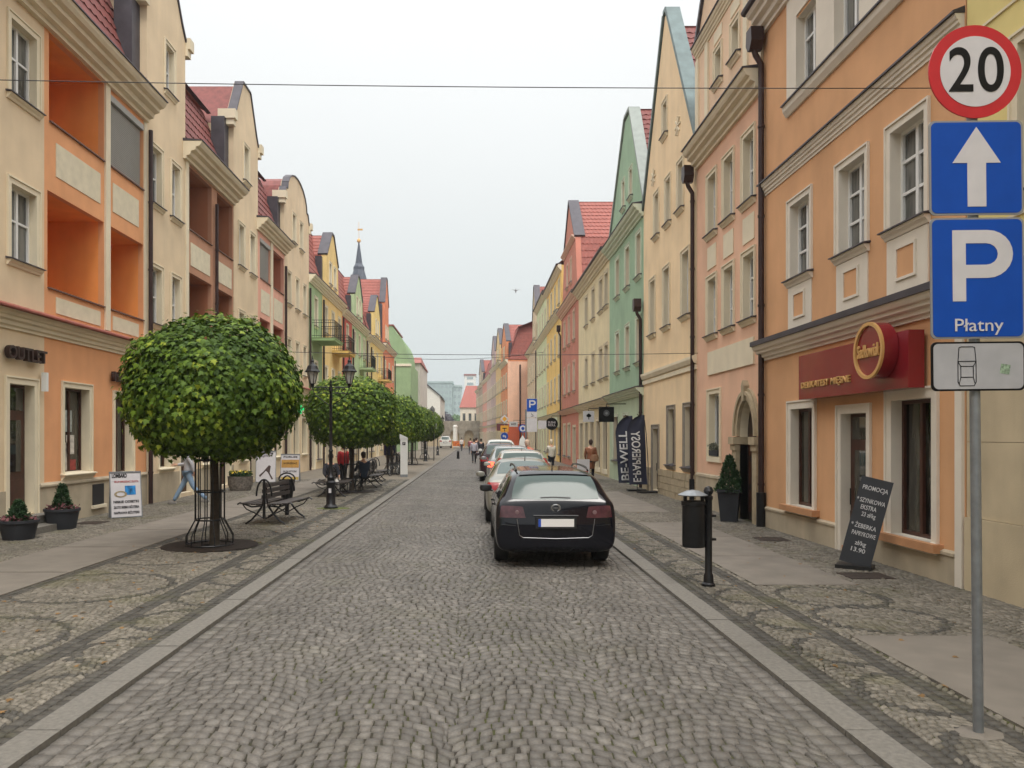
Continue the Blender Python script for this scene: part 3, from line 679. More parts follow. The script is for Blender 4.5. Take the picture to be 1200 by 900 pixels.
# ---- R7.. generic further houses on the right
def generic(H, P, T, floors, zs, nwin, w_=.85, hw=1.7, eave=None, gable=None, ground=True, roofm=M_roof2, mansard=False, Pg=None, copm=M_lead, depth=9, gz=3.5, fine=False, cols=None):
    W = H.W; top = eave
    xs = [W*(i+.5)/nwin for i in range(nwin)]; ho = []
    for z in zs:
        for q in xs: ho.append(window(H, q, z, min(w_, W/nwin*.6), hw, rows=(.6,), trim=T))
    H.wall([(0, gz), (W, gz), (W, top), (0, top)], ho, P)
    gd = []
    k = max(2, int(W/2.4))
    for i in range(k):
        q = W*(i+.5)/k
        if i % 3 == 1: gd.append(door(H, q, .1, 1.0, 2.35, trim=T))
        else: gd.append(window(H, q, .6, min(1.2, W/k*.6), 2.0, fm=M_brown, gm=M_shopglass, rows=(), trim=T))
    H.wall([(0, 0), (W, 0), (W, gz-.1), (0, gz-.1)], gd, Pg or P)
    cornice(H, 0, W, gz-.12, .28, .25, T); cornice(H, 0, W, top-.4, .45, .38, T)
    if gable:
        gx0, gx1, sh, ap = gable; c_ = (gx0+gx1)/2
        prof = [(gx0, top), (gx0+.25, sh), (c_-.35, ap), (c_+.35, ap), (gx1-.25, sh), (gx1, top)]
        hw2 = min(1.3, sh-top-.6) if sh-top > 1.3 else 1.0
        gwin = [window(H, c_+d, top+.7, .6, hw2, rows=(.5,), trim=T) for d in (-.75, .75)] if gx1-gx0 > 3.4 else [window(H, c_, top+.7, .6, hw2, rows=(.5,), trim=T)]
        H.wall([prof[0], prof[5], prof[4], prof[3], prof[2], prof[1]], gwin, P)
        coping(H, prof[1:5], th=.12, y0=-.55, y1=.07, m=copm); gable_roof(H, [prof[0], prof[1], (c_, ap), prof[4], prof[5]], roofm, fine=fine, y0=-.7, course=.4)
        b = MB(); b.box(gx0-.32, gx0+.0, -.6, -.2, top, sh-.2); b.box(gx1, gx1+.32, -.6, -.2, top, sh-.2); b.build('gable_flashing', M_lead, H.root)
    if mansard:
        tiles(H, (0, -.1, top+.05), (W, -.1, top+.05), (W, -1.35, top+4.0), (0, -1.35, top+4.0), M_roof2, fine=fine, course=.4)
        tiles(H, (0, -1.3, top+4.0), (W, -1.3, top+4.0), (W, -4.8, top+5.4), (0, -4.8, top+5.4), roofm, fine=fine)
        for xe, xi in ((0, .7), (W, W-.7)):
            tiles(H, (xe, -.12, top+.05), (xe, -6.5, top+.05), (xi, -5.6, top+4.0), (xi, -1.37, top+4.0), M_roof2, fine=False, course=.42)
            tiles(H, (xi, -1.3, top+4.0), (xi, -5.6, top+4.0), (xi+(1.2 if xe == 0 else -1.2), -4.8, top+5.4), (xi+(1.2 if xe == 0 else -1.2), -4.7, top+5.4), M_roof2, fine=False, course=.42)
    else: eave_roof(H, 0, W, top+.05, roofm, rise=3.8, run=4.8, over=.3, fine=fine)
    body(H, 0, W, top, P)
T2 = mat('soft_trim', lin((234, 226, 202)), .9, noise=.05)
H = RH(55.35, 67.0, 'tall four storey yellow house right of the street'); generic(H, plaster((236, 196, 112)), T2, 4, (4.6, 7.9, 11.7), 4, eave=14.3, hw=1.8); cornice(H, 0, H.W, 10.7, .4, .35, T2)
H = RH(67.0, 78.0, 'tall pale lime house with plants on an upper ledge'); generic(H, plaster((206, 216, 172)), T2, 4, (4.6, 7.9, 11.4), 4, eave=14.6, hw=1.8); cornice(H, 0, H.W, 10.7, .4, .35, T2)
H = RH(78.0, 92.0, 'beige house with grey gable next to the lime house'); generic(H, plaster((206, 184, 152)), T2, 4, (4.6, 7.9), 5, eave=11.6, gable=(1.0, 6.0, 14.5, 17.8), mansard=True)
downpipe(H, .1, 11)
# the building line steps forward and curves to the left
pts = [(595, 93), (587, 103), (581, 113), (575.5, 123), (570.5, 133), (565.5, 143), (561, 153), (558, 162)]
W_ = [((p-558)*d/900, d) for p, d in pts]
cols = [(226, 140, 96), (226, 188, 130), (186, 160, 156), (198, 172, 160), (214, 150, 130), (180, 160, 140), (200, 170, 150)]
labs = ['bright orange house standing forward with blank side wall', 'sandy cream tall gabled house beyond the orange one', 'mauve grey house with slate coping far down right side', 'dusty pink far house between mauve and salmon fronts', 'salmon far house near the bend of the street', 'taupe far house with dark gable near street end', 'last beige house at the right end of the street']
for i in range(7):
    A, B = W_[i], W_[i+1]; H = House(A, B, labs[i], depth=9)
    tall = (11.2, 12.0, 12.2, 11.8, 11.8, 11.6, 11.2)[i]
    generic(H, plaster(cols[i]), T2, 3, (4.6, 7.9), 3, w_=1.4, eave=tall, gable=((1.2, H.W-.8, tall+2.4, tall+5.0) if i in (0, 1, 2, 5) else None), mansard=True, roofm=M_roof2, Pg=plaster((214, 110, 74)) if i == 0 else None)
    if i == 0:
        H2 = H; b = MB(); b.add([(-.004, 0, 0), (-.004, -5, 0), (-.004, -5, 11), (-.004, 0, 11)], [(0, 1, 2, 3)]); b.build('side_wall', plaster((238, 190, 160)), H.root)
        b = MB(); b.add([(-.008, 0, 0), (-.008, -5, 0), (-.008, -5, 3.4), (-.008, 0, 3.4)], [(0, 1, 2, 3)]); b.build('side_wall_base', plaster((214, 98, 62)), H.root)
        b = MB(); b.tube([(-.1, -1.5, 0), (-.1, -1.5, 10.6)], .09, 8); b.build('downpipe', M_pipe, H.root)

# ---- left side ------------------------------------------------------------
PC = plaster((220, 196, 160)); PO = plaster((228, 158, 106)); PLog = plaster((250, 156, 76)); T = M_trim
M_shut = mat('roller_shutter', lin((168, 168, 164)), .5, noise=.05)
def loggia(H, xa, xb, z0, z1, m, mwall, depth=1.5, parapet=None, pz=None, shutter=0, inner=True, fl=None):
    xa, xb = min(xa, xb), max(xa, xb); b = MB()
    y0 = -.141; q = [(xa, y0, z0), (xb, y0, z0), (xb, y0, z1), (xa, y0, z1), (xa, -depth, z0-.8), (xb, -depth, z0-.8), (xb, -depth, z1), (xa, -depth, z1), (xa, y0, z0-.8), (xb, y0, z0-.8)]
    b.add(q, [(4, 5, 6, 7), (3, 2, 6, 7), (8, 0, 3, 7, 4), (9, 5, 6, 2, 1), (8, 9, 5, 4)]); b.add([(xa, y0, z0), (xb, y0, z0), (xb, y0, z0-.8), (xa, y0, z0-.8)], [(0, 1, 2, 3)])
    o = b.build('loggia', m, H.root)
    f = MB(); f.box(xa+.003, xb-.003, -.15, .05, z0+.0, z0+.03); f.build('parapet_cap', mat('parapet_cap', lin((110, 82, 70)), .6), o)
    d = MB(); c_ = xb-.75; d.box(c_-.45, c_+.45, -depth, -depth+.04, z0-.8, z0+1.25); d.build('balcony_door', M_brown, o)
    g = MB(); g.box(c_-.33, c_+.33, -depth+.04, -depth+.05, z0-.2, z0+1.1); g.build('pane', M_shopglass, o)
    if shutter:
        s = MB(); zb = z1-.16-(z1-z0-.16)*shutter; n = int((z1-.16-zb)/.05)
        for i in range(n): s.profile([(-.1, zb+i*.05), (-.075, zb+i*.05+.012), (-.07, zb+i*.05+.035), (-.1, zb+i*.05+.046)], xa+.03, xb-.03 if shutter < 1 else xb-.03)
        s.build('roller_shutter', M_shut, o); s = MB(); s.box(xa+.004, xb-.004, -.13, .02, z1-.16, z1-.005); s.build('shutter_box', M_shut, o)
    return [(xa, z0), (xb, z0), (xb, z1), (xa, z1)]
def mans(H, xa, xb, z=11.3, rise=3.3, fine=True):
    tiles(H, (xa, -.05, z), (xb, -.05, z), (xb, -1.15, z+rise), (xa, -1.15, z+rise), M_roof, fine=fine, course=.36, tw=.3)
    tiles(H, (xa, -.95, z+rise), (xb, -.95, z+rise), (xb, -4.9, z+rise+2), (xa, -4.9, z+rise+2), M_roof2, fine=fine)
    b = MB(); b.profile([(-1.0, z+rise-.05), (-.85, z+rise-.02), (-.95, z+rise+.1)], xa, xb); b.build('roof_break', M_lead, H.root)
def gbay(H, xa, xb, ztop0, prof, holes, m, lead=True, zbase=4.4):
    # one tall bay whose wall rises through the eaves into a shaped gable; prof is a list of (x,z) from xa side to xb side
    o = H.wall([(xa, zbase), (xb, zbase)]+list(reversed(prof)), holes, m)
    coping(H, prof, th=.06, y0=-.3, y1=.05, m=M_lead)
    r = MB(); c_ = prof[len(prof)//2][0]
    # cheeks and roof behind the gable
    pz_ = [(xa+.02, prof[0][1]-.25)]+[(p[0], p[1]-.15) for p in prof[1:-1]]+[(xb-.02, prof[-1][1]-.25)]
    n = len(pz_); r.add([(p[0], -.3, p[1]) for p in pz_]+[(p[0], -5, p[1]) for p in pz_], [(i, i+1, n+i+1, n+i) for i in range(n-1)]); r.build('gable_roof', M_roof, H.root)
    r = MB()
    for q in (xa+.015, xb-.015): r.add([(q, -.3, 11), (q, -4, 11), (q, -4, pz_[0][1]), (q, -.3, pz_[0][1])], [(0, 1, 2, 3)])
    r.build('gable_cheek', m, H.root)
    for q, s_ in ((xa, -1), (xb, 1)):
        f = MB(); f.box(min(q, q+s_*.5), max(q, q+s_*.5), -.7, -.2, 11.35, prof[0][1]-.2); f.build('lead_strip', M_lead, H.root)
        f = MB(); f.box(min(q, q+s_*.34), max(q, q+s_*.34), -.5, .16, prof[0][1]-.2, prof[0][1]+.15); f.box(min(q, q+s_*.28), max(q, q+s_*.28), -.5, .08, prof[0][1]-.42, prof[0][1]-.2); f.build('gable_shoulder', T, H.root)
def led(H, x0, x1, m=None):
    cornice(H, x0, x1, 4.08, .36, .22, T, flash=None)
    b = MB(); b.profile([(0, 4.445), (.34, 4.445), (.34, 4.475), (0, 4.60)], x0, x1); b.build('tile_ledge', M_roof2, H.root)
def gwins(H, spec, m, base=.0, top=4.1, xa=0, xb=None):
    ho = []
    for kind, cx, z0, w_, h_ in spec:
        if kind == 'w': ho.append(window(H, cx, z0, w_, h_, fm=M_brown, gm=M_shopglass, rows=(), trim=T, sill=True, sillm=M_trim, pad=.14, rev=.24))
        else: ho.append(door(H, cx, z0, w_, h_, trim=T, rev=.24))
    H.wall([(xa, base), (xb, base), (xb, top), (xa, top)], ho, m, reveal=.38, rm=T)
# L1
H = LH(8.0, 21.6, 'cream and orange house with deep loggias and OUTLET shop'); x = H.fx
bx0, bx1 = x(16.5), H.W      # cream bay (near) is at large local x
ho = [window(H, x(q), z, .88, 1.5, rows=(.55,), trim=T, pad=.14) for q in (15.75, 12.6, 10.0) for z in (5.5, 8.8)]
H.wall([(bx0, 4.4), (bx1, 4.4), (bx1, 10.9), (bx0, 10.9)], ho, PC)
ho = []
ho.append(loggia(H, x(19.14), x(16.68), 8.78, 10.72, PLog, PO)); ho.append(loggia(H, x(19.14), x(16.62), 5.15, 7.28, PLog, PO))
ho.append(loggia(H, x(21.4), x(19.42), 8.78, 10.62, PLog, PO, shutter=.99)); ho.append(loggia(H, x(21.4), x(19.42), 5.15, 7.28, PLog, PO))
o = H.wall([(0, 4.4), (bx0, 4.4), (bx0, 10.9), (0, 10.9)], ho, PO, reveal=.14)
for (a_, c_) in ((16.95, 18.95), (19.6, 21.1)):
    for z in (7.68, 4.66): panel(H, x(c_), x(a_), z, z+(.74 if z > 7 else .36), mat('cream_panel', lin((214, 204, 178)), .9, noise=.08, bump=.3), .014)
b = MB(); b.box(x(19.4), x(19.16), 0, .05, 4.6, 10.8); b.build('pilaster', T, H.root)
panel(H, 0, x(21.42), 4.6, 10.8, T, .03, 'corner_strip')
cornice(H, 0.02, H.W, 10.75, .55, .6, T); led(H, 0, H.W)
gwins(H, [('d', x(15.68), .35, .86, 2.65), ('d', x(13.0), .35, .86, 2.65)], PC, 0, 4.1, bx0, H.W)
gwins(H, [('w', x(17.85), 1.1, 1.1, 1.95), ('w', x(20.2), .98, .95, 2.0)], PO, 0, 4.1, 0, bx0)
b = MB(); b.box(.02, x(16.28), 0, .035, 0, .86); b.profile([(0, .862), (.07, .862), (.07, .9), (.03, .95), (0, .95)], .02, x(16.28)); b.build('plinth', M_plinth, H.root)
b = MB(); b.box(x(15.1), H.W, 0, .035, 0, .86); b.build('plinth', M_plinth, H.root)
b = MB(); b.box(x(19.05), x(18.5), .035, .05, .28, .78); v_ = b.build('cellar_window', M_dark, H.root)
b = MB(); b.box(x(19.1), x(18.45), .035, .1, .2, .275); b.build('sill', T, v_)
b = MB(); b.box(x(16.35), x(15.0), .04, .36, 0, .32); b.box(x(16.45), x(14.9), .36, .72, 0, .16); b.build('doorstep', M_kerb, H.root)
b = MB(); b.box(x(16.38), x(16.30), .05, .16, 2.9, 3.3); b.build('wall_lamp', M_white, H.root)
mans(H, 0, H.W); body(H, 0, H.W, 11.2, PC); downpipe(H, -.02, 10.9, y=.12, r=.062)
M_letter = mat('dark_letters', lin((50, 30, 26)), .5)
S = empty('outlet_sign', (XL+.04, 15.7, 3.6), -PI/2, 'dark block letters OUTLET above the left brown door', 'shop sign')
lettering('OUTLET', .36, M_letter, S, (0, .05, 0), (PI/2, 0, PI), depth=.05, bold=.008, fit=1.35, name='letters')
S = empty('shop_letters', (XL+.04, 20.1, 3.45), -PI/2, 'dark block letters above the second brown doorway beside the tree crown', 'shop sign')
lettering('NORM', .34, M_letter, S, (0, .05, 0), (PI/2, 0, PI), depth=.05, bold=.008, fit=1.3, name='letters')
for (px_, pz_, pw_, ph_, pc_) in ((0.18, 2.3, .7, .5, (168, 176, 170)), (-.1, 1.75, .35, .45, (206, 200, 190)), (.25, 1.45, .5, .7, (190, 184, 172)), (-.2, 1.25, .3, .3, (150, 60, 56))):
    b = MB(); b.box(px_-pw_/2, px_+pw_/2, .0, .004, pz_-ph_/2, pz_+ph_/2)
    for o_ in [q for q in bpy.data.objects if q.name.startswith('window') and q.parent is not None and abs(q.location.z-1.1) < .001 and q.parent.get('label', '').startswith('cream and orange')][:1]:
        pp_ = b.build('window_poster', mat('poster_%d' % pc_[0], lin(pc_), .5, noise=.35, nscale=9), o_, loc=(0, -.212, -1.1))
# L2
def left_std(H, bay, log, x, logm, wallm, glab=None, upper=(0,), curved=False):
    pass
H = LH(21.65, 29.35, 'cream gabled house with brown painted loggias behind the near tree'); x = H.fx
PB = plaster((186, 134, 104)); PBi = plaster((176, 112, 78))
a_, c_ = x(24.5), H.W; m_ = (a_+c_)/2
ho = [window(H, x(q), z, .62, 1.62, rows=(.5,), trim=T, pad=.12) for q in (22.32, 23.72) for z in (5.2, 8.65)]+[window(H, x(23.25), 12.3, .6, 1.4, rows=(.5,), trim=T, pad=.12)]
gbay(H, a_, c_, 14.6, [(a_, 14.5), (a_+.35, 14.95), (m_-.2, 16.4), (m_+.2, 16.4), (c_-.35, 14.95), (c_, 14.5)], ho, PC)
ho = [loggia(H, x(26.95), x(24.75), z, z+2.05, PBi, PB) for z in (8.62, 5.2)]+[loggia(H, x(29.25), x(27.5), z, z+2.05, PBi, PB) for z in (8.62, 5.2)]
H.wall([(0, 4.4), (a_, 4.4), (a_, 10.9), (0, 10.9)], ho, PB, reveal=.14)
for (p, q) in ((24.95, 26.75), (27.65, 29.1)): panel(H, x(q), x(p), 7.5, 8.25, MATS['cream_panel'], .014)
b = MB(); b.box(x(24.75)+.02, a_, 0, .04, 4.6, 10.8); b.build('pilaster', T, H.root)
cornice(H, 0.02, a_+.2, 10.75, .55, .6, T); led(H, 0, H.W); mans(H, 0, a_, rise=3.0)
downpipe(H, x(27.2), 10.5, y=.1, r=.06)
gwins(H, [('w', x(22.9), 1.0, .8, 1.9), ('d', x(24.6), .15, 1.0, 2.5), ('w', x(26.6), 1.0, 1.2, 1.9), ('d', x(28.4), .15, .9, 2.5)], PC, 0, 4.1, 0, H.W)
for a_2, c_2 in ((.02, x(29.0)), (x(27.8), x(25.3)), (x(23.95), H.W-.15)):
    b = MB(); b.box(a_2, c_2, 0, .035, 0, .86); b.build('plinth', M_plinth, H.root)
b = MB(); b.lathe([(.05, 0), (.11, .03), (.12, .18), (.06, .22)], 12, c=(x(26.7), -1.0, 10.2)); b.build('ceiling_lamp', M_white, H.root, smooth=True)
body(H, 0, H.W, 11.2, PC)
# L3
H = LH(29.4, 42.6, 'long cream house with pink loggias and a rounded gable'); x = H.fx
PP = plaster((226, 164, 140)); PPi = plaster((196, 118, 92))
a_, c_ = x(32.65), H.W; m_ = (a_+c_)/2
ho = [window(H, x(q), z, .62, 1.62, rows=(.5,), trim=T, pad=.12) for q in (30.35, 31.85) for z in (5.2, 8.65)]+[window(H, x(31.0), 12.2, .6, 1.4, rows=(.5,), trim=T, pad=.12)]
gbay(H, a_, c_, 14.4, [(a_, 14.2), (a_+.3, 14.6), (m_-.5, 16.0), (m_+.5, 16.0), (c_-.3, 14.6), (c_, 14.2)], ho, PC)
d_ = x(37.15)
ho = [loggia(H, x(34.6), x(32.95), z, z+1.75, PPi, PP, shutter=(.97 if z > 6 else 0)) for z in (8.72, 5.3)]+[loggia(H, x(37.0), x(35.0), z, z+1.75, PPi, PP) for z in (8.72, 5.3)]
H.wall([(d_, 4.4), (a_, 4.4), (a_, 10.9), (d_, 10.9)], ho, PP, reveal=.14)
for (p, q) in ((33.1, 34.5), (35.2, 36.8)): panel(H, x(q), x(p), 7.3, 8.3, MATS['cream_panel'], .014)
b = MB(); b.box(x(35.0)+.02, x(34.6)-.02, 0, .04, 4.6, 10.8); b.build('pilaster', T, H.root)
cornice(H, d_-.1, a_+.2, 10.7, .5, .5, T); led(H, 0, H.W); mans(H, d_, a_, rise=3.0)
n_ = d_/2
ho = [window(H, x(q), z, .62, 1.55, rows=(.5,), trim=T, pad=.12) for q in (38.1, 39.8, 41.5) for z in (5.2, 8.5)]+[window(H, x(q), 11.8, .6, 1.4, rows=(.5,), trim=T, pad=.12) for q in (39.1, 40.7)]
pf = [(0, 13.6), (.3, 14.1)]+[(n_-(n_-.6)*math.cos(t), 14.1+1.15*math.sin(t)) for t in np.linspace(0, PI, 11)]+[(d_-.3, 14.1), (d_, 13.6)]
gbay(H, 0, d_, 13.5, pf, ho, PC); downpipe(H, d_+.05, 10.5, y=.1, r=.06); downpipe(H, .05, 10.5, y=.1, r=.06)
gwins(H, [('w', x(30.5), 1.0, .8, 1.9), ('d', x(31.9), .15, .9, 2.5), ('w', x(33.6), 1.0, 1.0, 1.9), ('w', x(35.8), 1.0, 1.2, 1.9), ('d', x(37.8), .15, .9, 2.5), ('w', x(39.5), 1, 1, 1.9), ('w', x(41.4), 1, 1, 1.9)], PC, 0, 4.1, 0, H.W)
body(H, 0, H.W, 11.0, PC)
# balconies
def balcony(H, xa, xb, z, proj, slabm, name='balcony', plants=False):
    xa, xb = min(xa, xb), max(xa, xb)
    b = MB(); b.box(xa, xb, 0, proj, z-.16, z); b.box(xa, xb, 0, proj+.04, z-.03, z+.01); o = b.build(name, slabm, H.root)
    r = MB()
    path = [(xa+.03, .02), (xa+.03, proj-.1), (xa+.12, proj-.03), (xb-.12, proj-.03), (xb-.03, proj-.1), (xb-.03, .02)]
    for zz in (z+.12, z+1.0, z+.85): r.tube([(p[0], p[1], zz) for p in path], .016, 5)
    for (p, q) in zip(path[:-1], path[1:]):
        l = math.dist(p, q); n = max(1, int(l/.13))
        for i in range(n): t = i/n; r.tube([(p[0]+(q[0]-p[0])*t, p[1]+(q[1]-p[1])*t, z+.02), (p[0]+(q[0]-p[0])*t, p[1]+(q[1]-p[1])*t, z+1.0)], .009, 4)
    r.build('railing', M_iron, o)
    return o
specL = [
 (42.6, 46.3, (160, 186, 136), 'narrow green house with railed balcony on the left side', (4.6, 8.3), 1, 10.9, None),
 (46.3, 53.2, (234, 202, 128), 'butter yellow gabled house with small balcony', (4.6, 8.3), 3, 10.9, (1.4, 5.8, 13.2, 14.9)),
 (53.2, 57.4, (204, 96, 80), 'narrow red house between yellow and lime houses', (4.6, 8.3), 1, 10.7, None),
 (57.4, 64.7, (178, 200, 150), 'lime green gabled house with iron balcony', (4.6, 8.3), 3, 10.7, (1.8, 6.4, 12.8, 14.5)),
 (64.7, 67.4, (214, 196, 140), 'very narrow beige house left side', (4.6, 8.3), 1, 10.5, None),
 (67.4, 76.6, (234, 204, 124), 'light yellow gabled house with flower balcony', (4.6, 8.0), 3, 10.7, (2.2, 7.2, 13.2, 15.0)),
 (76.6, 87.0, (232, 136, 96), 'orange house with tall pink gable at left street end', (4.6, 8.0), 3, 11.2, (5.4, 9.4, 15.5, 18.2))]
HL = []
for (a_, c_, rgb, lab, zs, n, ev, gb) in specL:
    H = LH(a_, c_, lab); HL.append(H)
    generic(H, plaster(rgb), T2, 3, zs, n, w_=.75, hw=1.6, eave=ev, gable=gb, mansard=True, Pg=plaster((222, 200, 160)))
    downpipe(H, .08, ev-.4, y=.12, r=.06)
balcony(HL[0], HL[0].fx(43.3), HL[0].fx(45.9), 7.5, 1.3, plaster((146, 174, 118)))
balcony(HL[1], HL[1].fx(49.4), HL[1].fx(52.2), 7.45, 1.05, plaster((222, 186, 100)))
balcony(HL[3], HL[3].fx(61.0), HL[3].fx(63.6), 7.4, 1.0, plaster((178, 200, 150)))
bb_ = balcony(HL[5], HL[5].fx(72.4), HL[5].fx(75.5), 7.3, 1.0, plaster((226, 190, 110)))

# the street goes on behind the camera
for i, (sd, a_, c_, rgb) in enumerate([(1, -14, 1.9, (214, 196, 150)), (1, -32, -14.1, (206, 150, 120)), (0, -12, 7.9, (220, 196, 160)), (0, -34, -12.1, (170, 186, 150))]):
    H = (RH if sd else LH)(a_, c_, ('sand', 'terracotta', 'cream', 'moss green')[i]+' plastered house on the %s side behind the viewpoint' % ('right' if sd else 'left')); P = plaster(rgb); n_ = 5
    ho = [window(H, H.W*(j+.5)/n_, z, .95, 1.6) for j in range(n_) for z in (1.2, 5.0, 8.4)]
    H.wall([(0, 0), (H.W, 0), (H.W, 11), (0, 11)], ho, P); body(H, 0, H.W, 11, P); eave_roof(H, 0, H.W, 11.1, M_roof, fine=False)
# green gabled side house that stands forward at the end of the left row
def box_house(name, x0, x1, y0, y1, ev, ridge, P, label, roofm=M_roof2, ridge_x=True, gz=None, cat='house', wins=()):
    h = empty(name, ((x0+x1)/2, y0, 0), 0, label, cat); hw = (x1-x0)/2; d = y1-y0; b = MB()
    if ridge_x is False:   # gable faces the camera
        pr = [(-hw, 0), (hw, 0), (hw, ev), (0, ridge), (-hw, ev)]; b.prism(pr, 0, d); b.build('wall', P, h)
        r = MB()
        for s_ in (-1, 1):
            n = Vector((s_*(ridge-ev), hw)).normalized()*.12
            r.add([(s_*(hw+.25), -.2, ev-.15), (s_*(hw+.25), d+.2, ev-.15), (0, d+.2, ridge+.15), (0, -.2, ridge+.15), (s_*(hw+.25), -.2, ev), (s_*(hw+.25), d+.2, ev), (0, d+.2, ridge+.3), (0, -.2, ridge+.3)], [(0,1,2,3),(4,5,6,7),(0,1,5,4),(3,2,6,7),(0,3,7,4),(1,2,6,5)])
        r.build('roof', roofm, h)
    else:
        b.box(-hw, hw, 0, d, 0, ev); b.build('wall', P, h); r = MB()
        r.add([(-hw-.2, -.3, ev), (hw+.2, -.3, ev), (hw+.2, d+.3, ev), (-hw-.2, d+.3, ev), (-hw*.75, d/2, ridge), (hw*.75, d/2, ridge)], [(0,1,5,4),(1,2,5),(2,3,4,5),(3,0,4),(0,3,2,1)])
        r.build('roof', roofm, h)
    for (cx, z0, w_, h_) in wins:
        f = MB(); f.box(cx-w_/2-.08, cx+w_/2+.08, -.05, 0, z0-.08, z0+h_+.08); fo = f.build('window', M_trim, h)
        g = MB(); g.box(cx-w_/2, cx+w_/2, -.065, -.05, z0, z0+h_); g.build('pane', M_glass, fo)
    return h
h = empty('house', (-12.4, 95, 0), 0, 'green house with curved gable wall facing the camera at left row end', 'house')
b = MB(); pf = [(-4, 0), (4.3, 0), (4.3, 10.9), (3.9, 11.3)]+[(2.2+1.7*math.cos(t), 11.3+3.4*math.sin(t)) for t in np.linspace(.25, 1.35, 6)]+[(2.0, 15.6), (-4, 15.6)]
b.prism(pf, 0, 12); b.build('wall', plaster((146, 176, 128)), h); b = MB(); b.box(-4, 4.4, -.12, 0, 10.6, 10.9); b.build('cornice', T2, h)
b = MB(); b.box(-4.1, 2.2, -.1, 12, 15.6, 15.75); b.build('roof', M_roof2, h)
h = box_house('house', -11.0, -7.9, 108, 124, 12.2, 13.8, plaster((206, 200, 188)), 'pale grey house just behind the green gable', wins=[(0.6, 4, .9, 1.5), (.6, 8, .9, 1.5)])
# church
M_chalk = mat('church_render', lin((224, 222, 212)), .9, noise=.05)
h = empty('church', (-12.0, 140, 0), 0, 'white church gable with small arched windows behind the trees', 'church')
b = MB(); b.prism([(-6, 0), (5.45, 0), (5.45, 9.3), (-.3, 14.0), (-6, 9.3)], 0, 20); b.build('wall', M_chalk, h)
b = MB()
for s_ in (1, -1): b.add([(-.3, -.25, 14.25), (-.3, 20, 14.25), (-.3+s_*6.0, 20, 9.25), (-.3+s_*6.0, -.25, 9.25), (-.3, -.25, 14.0), (-.3, 20, 14.0), (-.3+s_*6.0, 20, 9.0), (-.3+s_*6.0, -.25, 9.0)], [(0,1,2,3),(4,5,6,7),(0,3,7,4)])
b.build('roof', M_lead, h); b = MB(); b.box(-6.05, 5.5, -.2, 0, 3.9, 4.2); b.build('string_course', T2, h)
b = MB(); b.box(-6.05, 5.5, -.05, 0, 0, 3.88); b.build('stone_base', M_stone, h)
for cx, zz in ((4.0, 5.6), (-1.0, 9.2)):
    f = MB(); f.prism([(cx-.5, zz), (cx+.5, zz), (cx+.5, zz+1.3), (cx, zz+1.9), (cx-.5, zz+1.3)], -.06, 0); f.build('window', M_glass, h)
# tower spire behind the left roofs
M_slate = mat('slate_spire', lin((74, 80, 92)), .5, noise=.1)
h = empty('church_tower', (-16.8, 110, 0), 0, 'slender dark slate spire with gilded ball and vane above the roofs', 'spire')
b = MB(); b.box(-2, 2, -2, 2, 0, 18); b.build('tower', M_chalk, h)
b = MB(); b.lathe([(2.1, 18), (2.0, 20.5), (1.75, 22.2), (1.2, 24.2), (.78, 25.7), (.8, 26.1), (.52, 26.6), (.3, 28.2), (.12, 29.4), (.1, 29.6)], 8); b.build('spire', M_slate, h)
b = MB(); b.lathe([(.02, 29.6), (.26, 29.75), (.3, 29.95), (.2, 30.15), (.03, 30.25)], 10); b.build('ball', M_gold, h, smooth=True)
b = MB(); b.tube([(0, 0, 30.2), (0, 0, 32.6)], .03, 5); b.box(-.2, .55, -.02, .02, 31.4, 31.65); b.build('vane', M_gold, h)
# stone wall with arches, far buildings
h = empty('stone_wall', (-4.2, 150, 0), 0, 'old rubble stone wall with arched niches closing the street', 'wall')
M_rub = mat('rubble', lin((158, 150, 136)), .95, noise=.25, nscale=1.5, bump=.6, bscale=6)
hs = []
HW = House((3.6, 150), (-8, 150), 'tmp'); bpy.data.objects.remove(HW.root); HW.root = h; h.location = (3.6, 150, 0); h.rotation_euler = (0, 0, PI)
for c_ in (2.2, 5.0, 7.8): hs.append([(c_-.9, 0.2), (c_+.9, 0.2), (c_+.9, 2.2)]+[(c_+.9*math.cos(t), 2.2+.9*math.sin(t)) for t in np.linspace(0, PI, 9)[1:-1]]+[(c_-.9, 2.2)])
HW.wall([(0, 0), (14, 0), (14, 4.9), (0, 4.9)], hs, M_rub, reveal=.5, side=.8)
b = MB(); b.box(0, 14, -.8, -.55, 0, 4.88); b.build('niche_back', M_stone, h)
def tower_block(name, x0, x1, y, z, P, label, nx, nz, dep=14, cap=None):
    h = empty(name, (x0, y, 0), 0, label, 'apartment block'); W = x1-x0; b = MB(); b.box(0, W, 0, dep, 0, z); b.build('wall', P, h)
    g = MB()
    for j in range(nz):
        for i in range(nx):
            a = (i+.22)*W/nx; c = (i+.78)*W/nx; q = (j+.35)*z/nz; g.box(a, c, -.08, 0, q, q+z/nz*.45)
    for j in range(nz): g.box(0, W*.0+.01, -.08, 0, j*z/nz, j*z/nz+.1)
    g.build('windows', M_bwin, h); b = MB(); b.box(-.3, W+.3, -.3, dep+.3, z, z+.9); b.build('parapet', cap or P, h)
M_bwin = mat('block_windows', lin((150, 164, 166)), .4)
PG = plaster((158, 176, 174))
tower_block('apartment_block', -23.6, -10.8, 350, 26.0, PG, 'long grey green apartment block far behind the wall', 7, 9)
tower_block('apartment_block', -10.7, -6.8, 352, 24.4, plaster((170, 186, 184)), 'lower grey wing at the right of the far apartment block', 2, 8)
tower_block('apartment_block', -6.4, -.2, 420, 35.0, plaster((226, 222, 214)), 'white far tower block with reddish top floor', 1, 11, cap=plaster((150, 90, 84)))
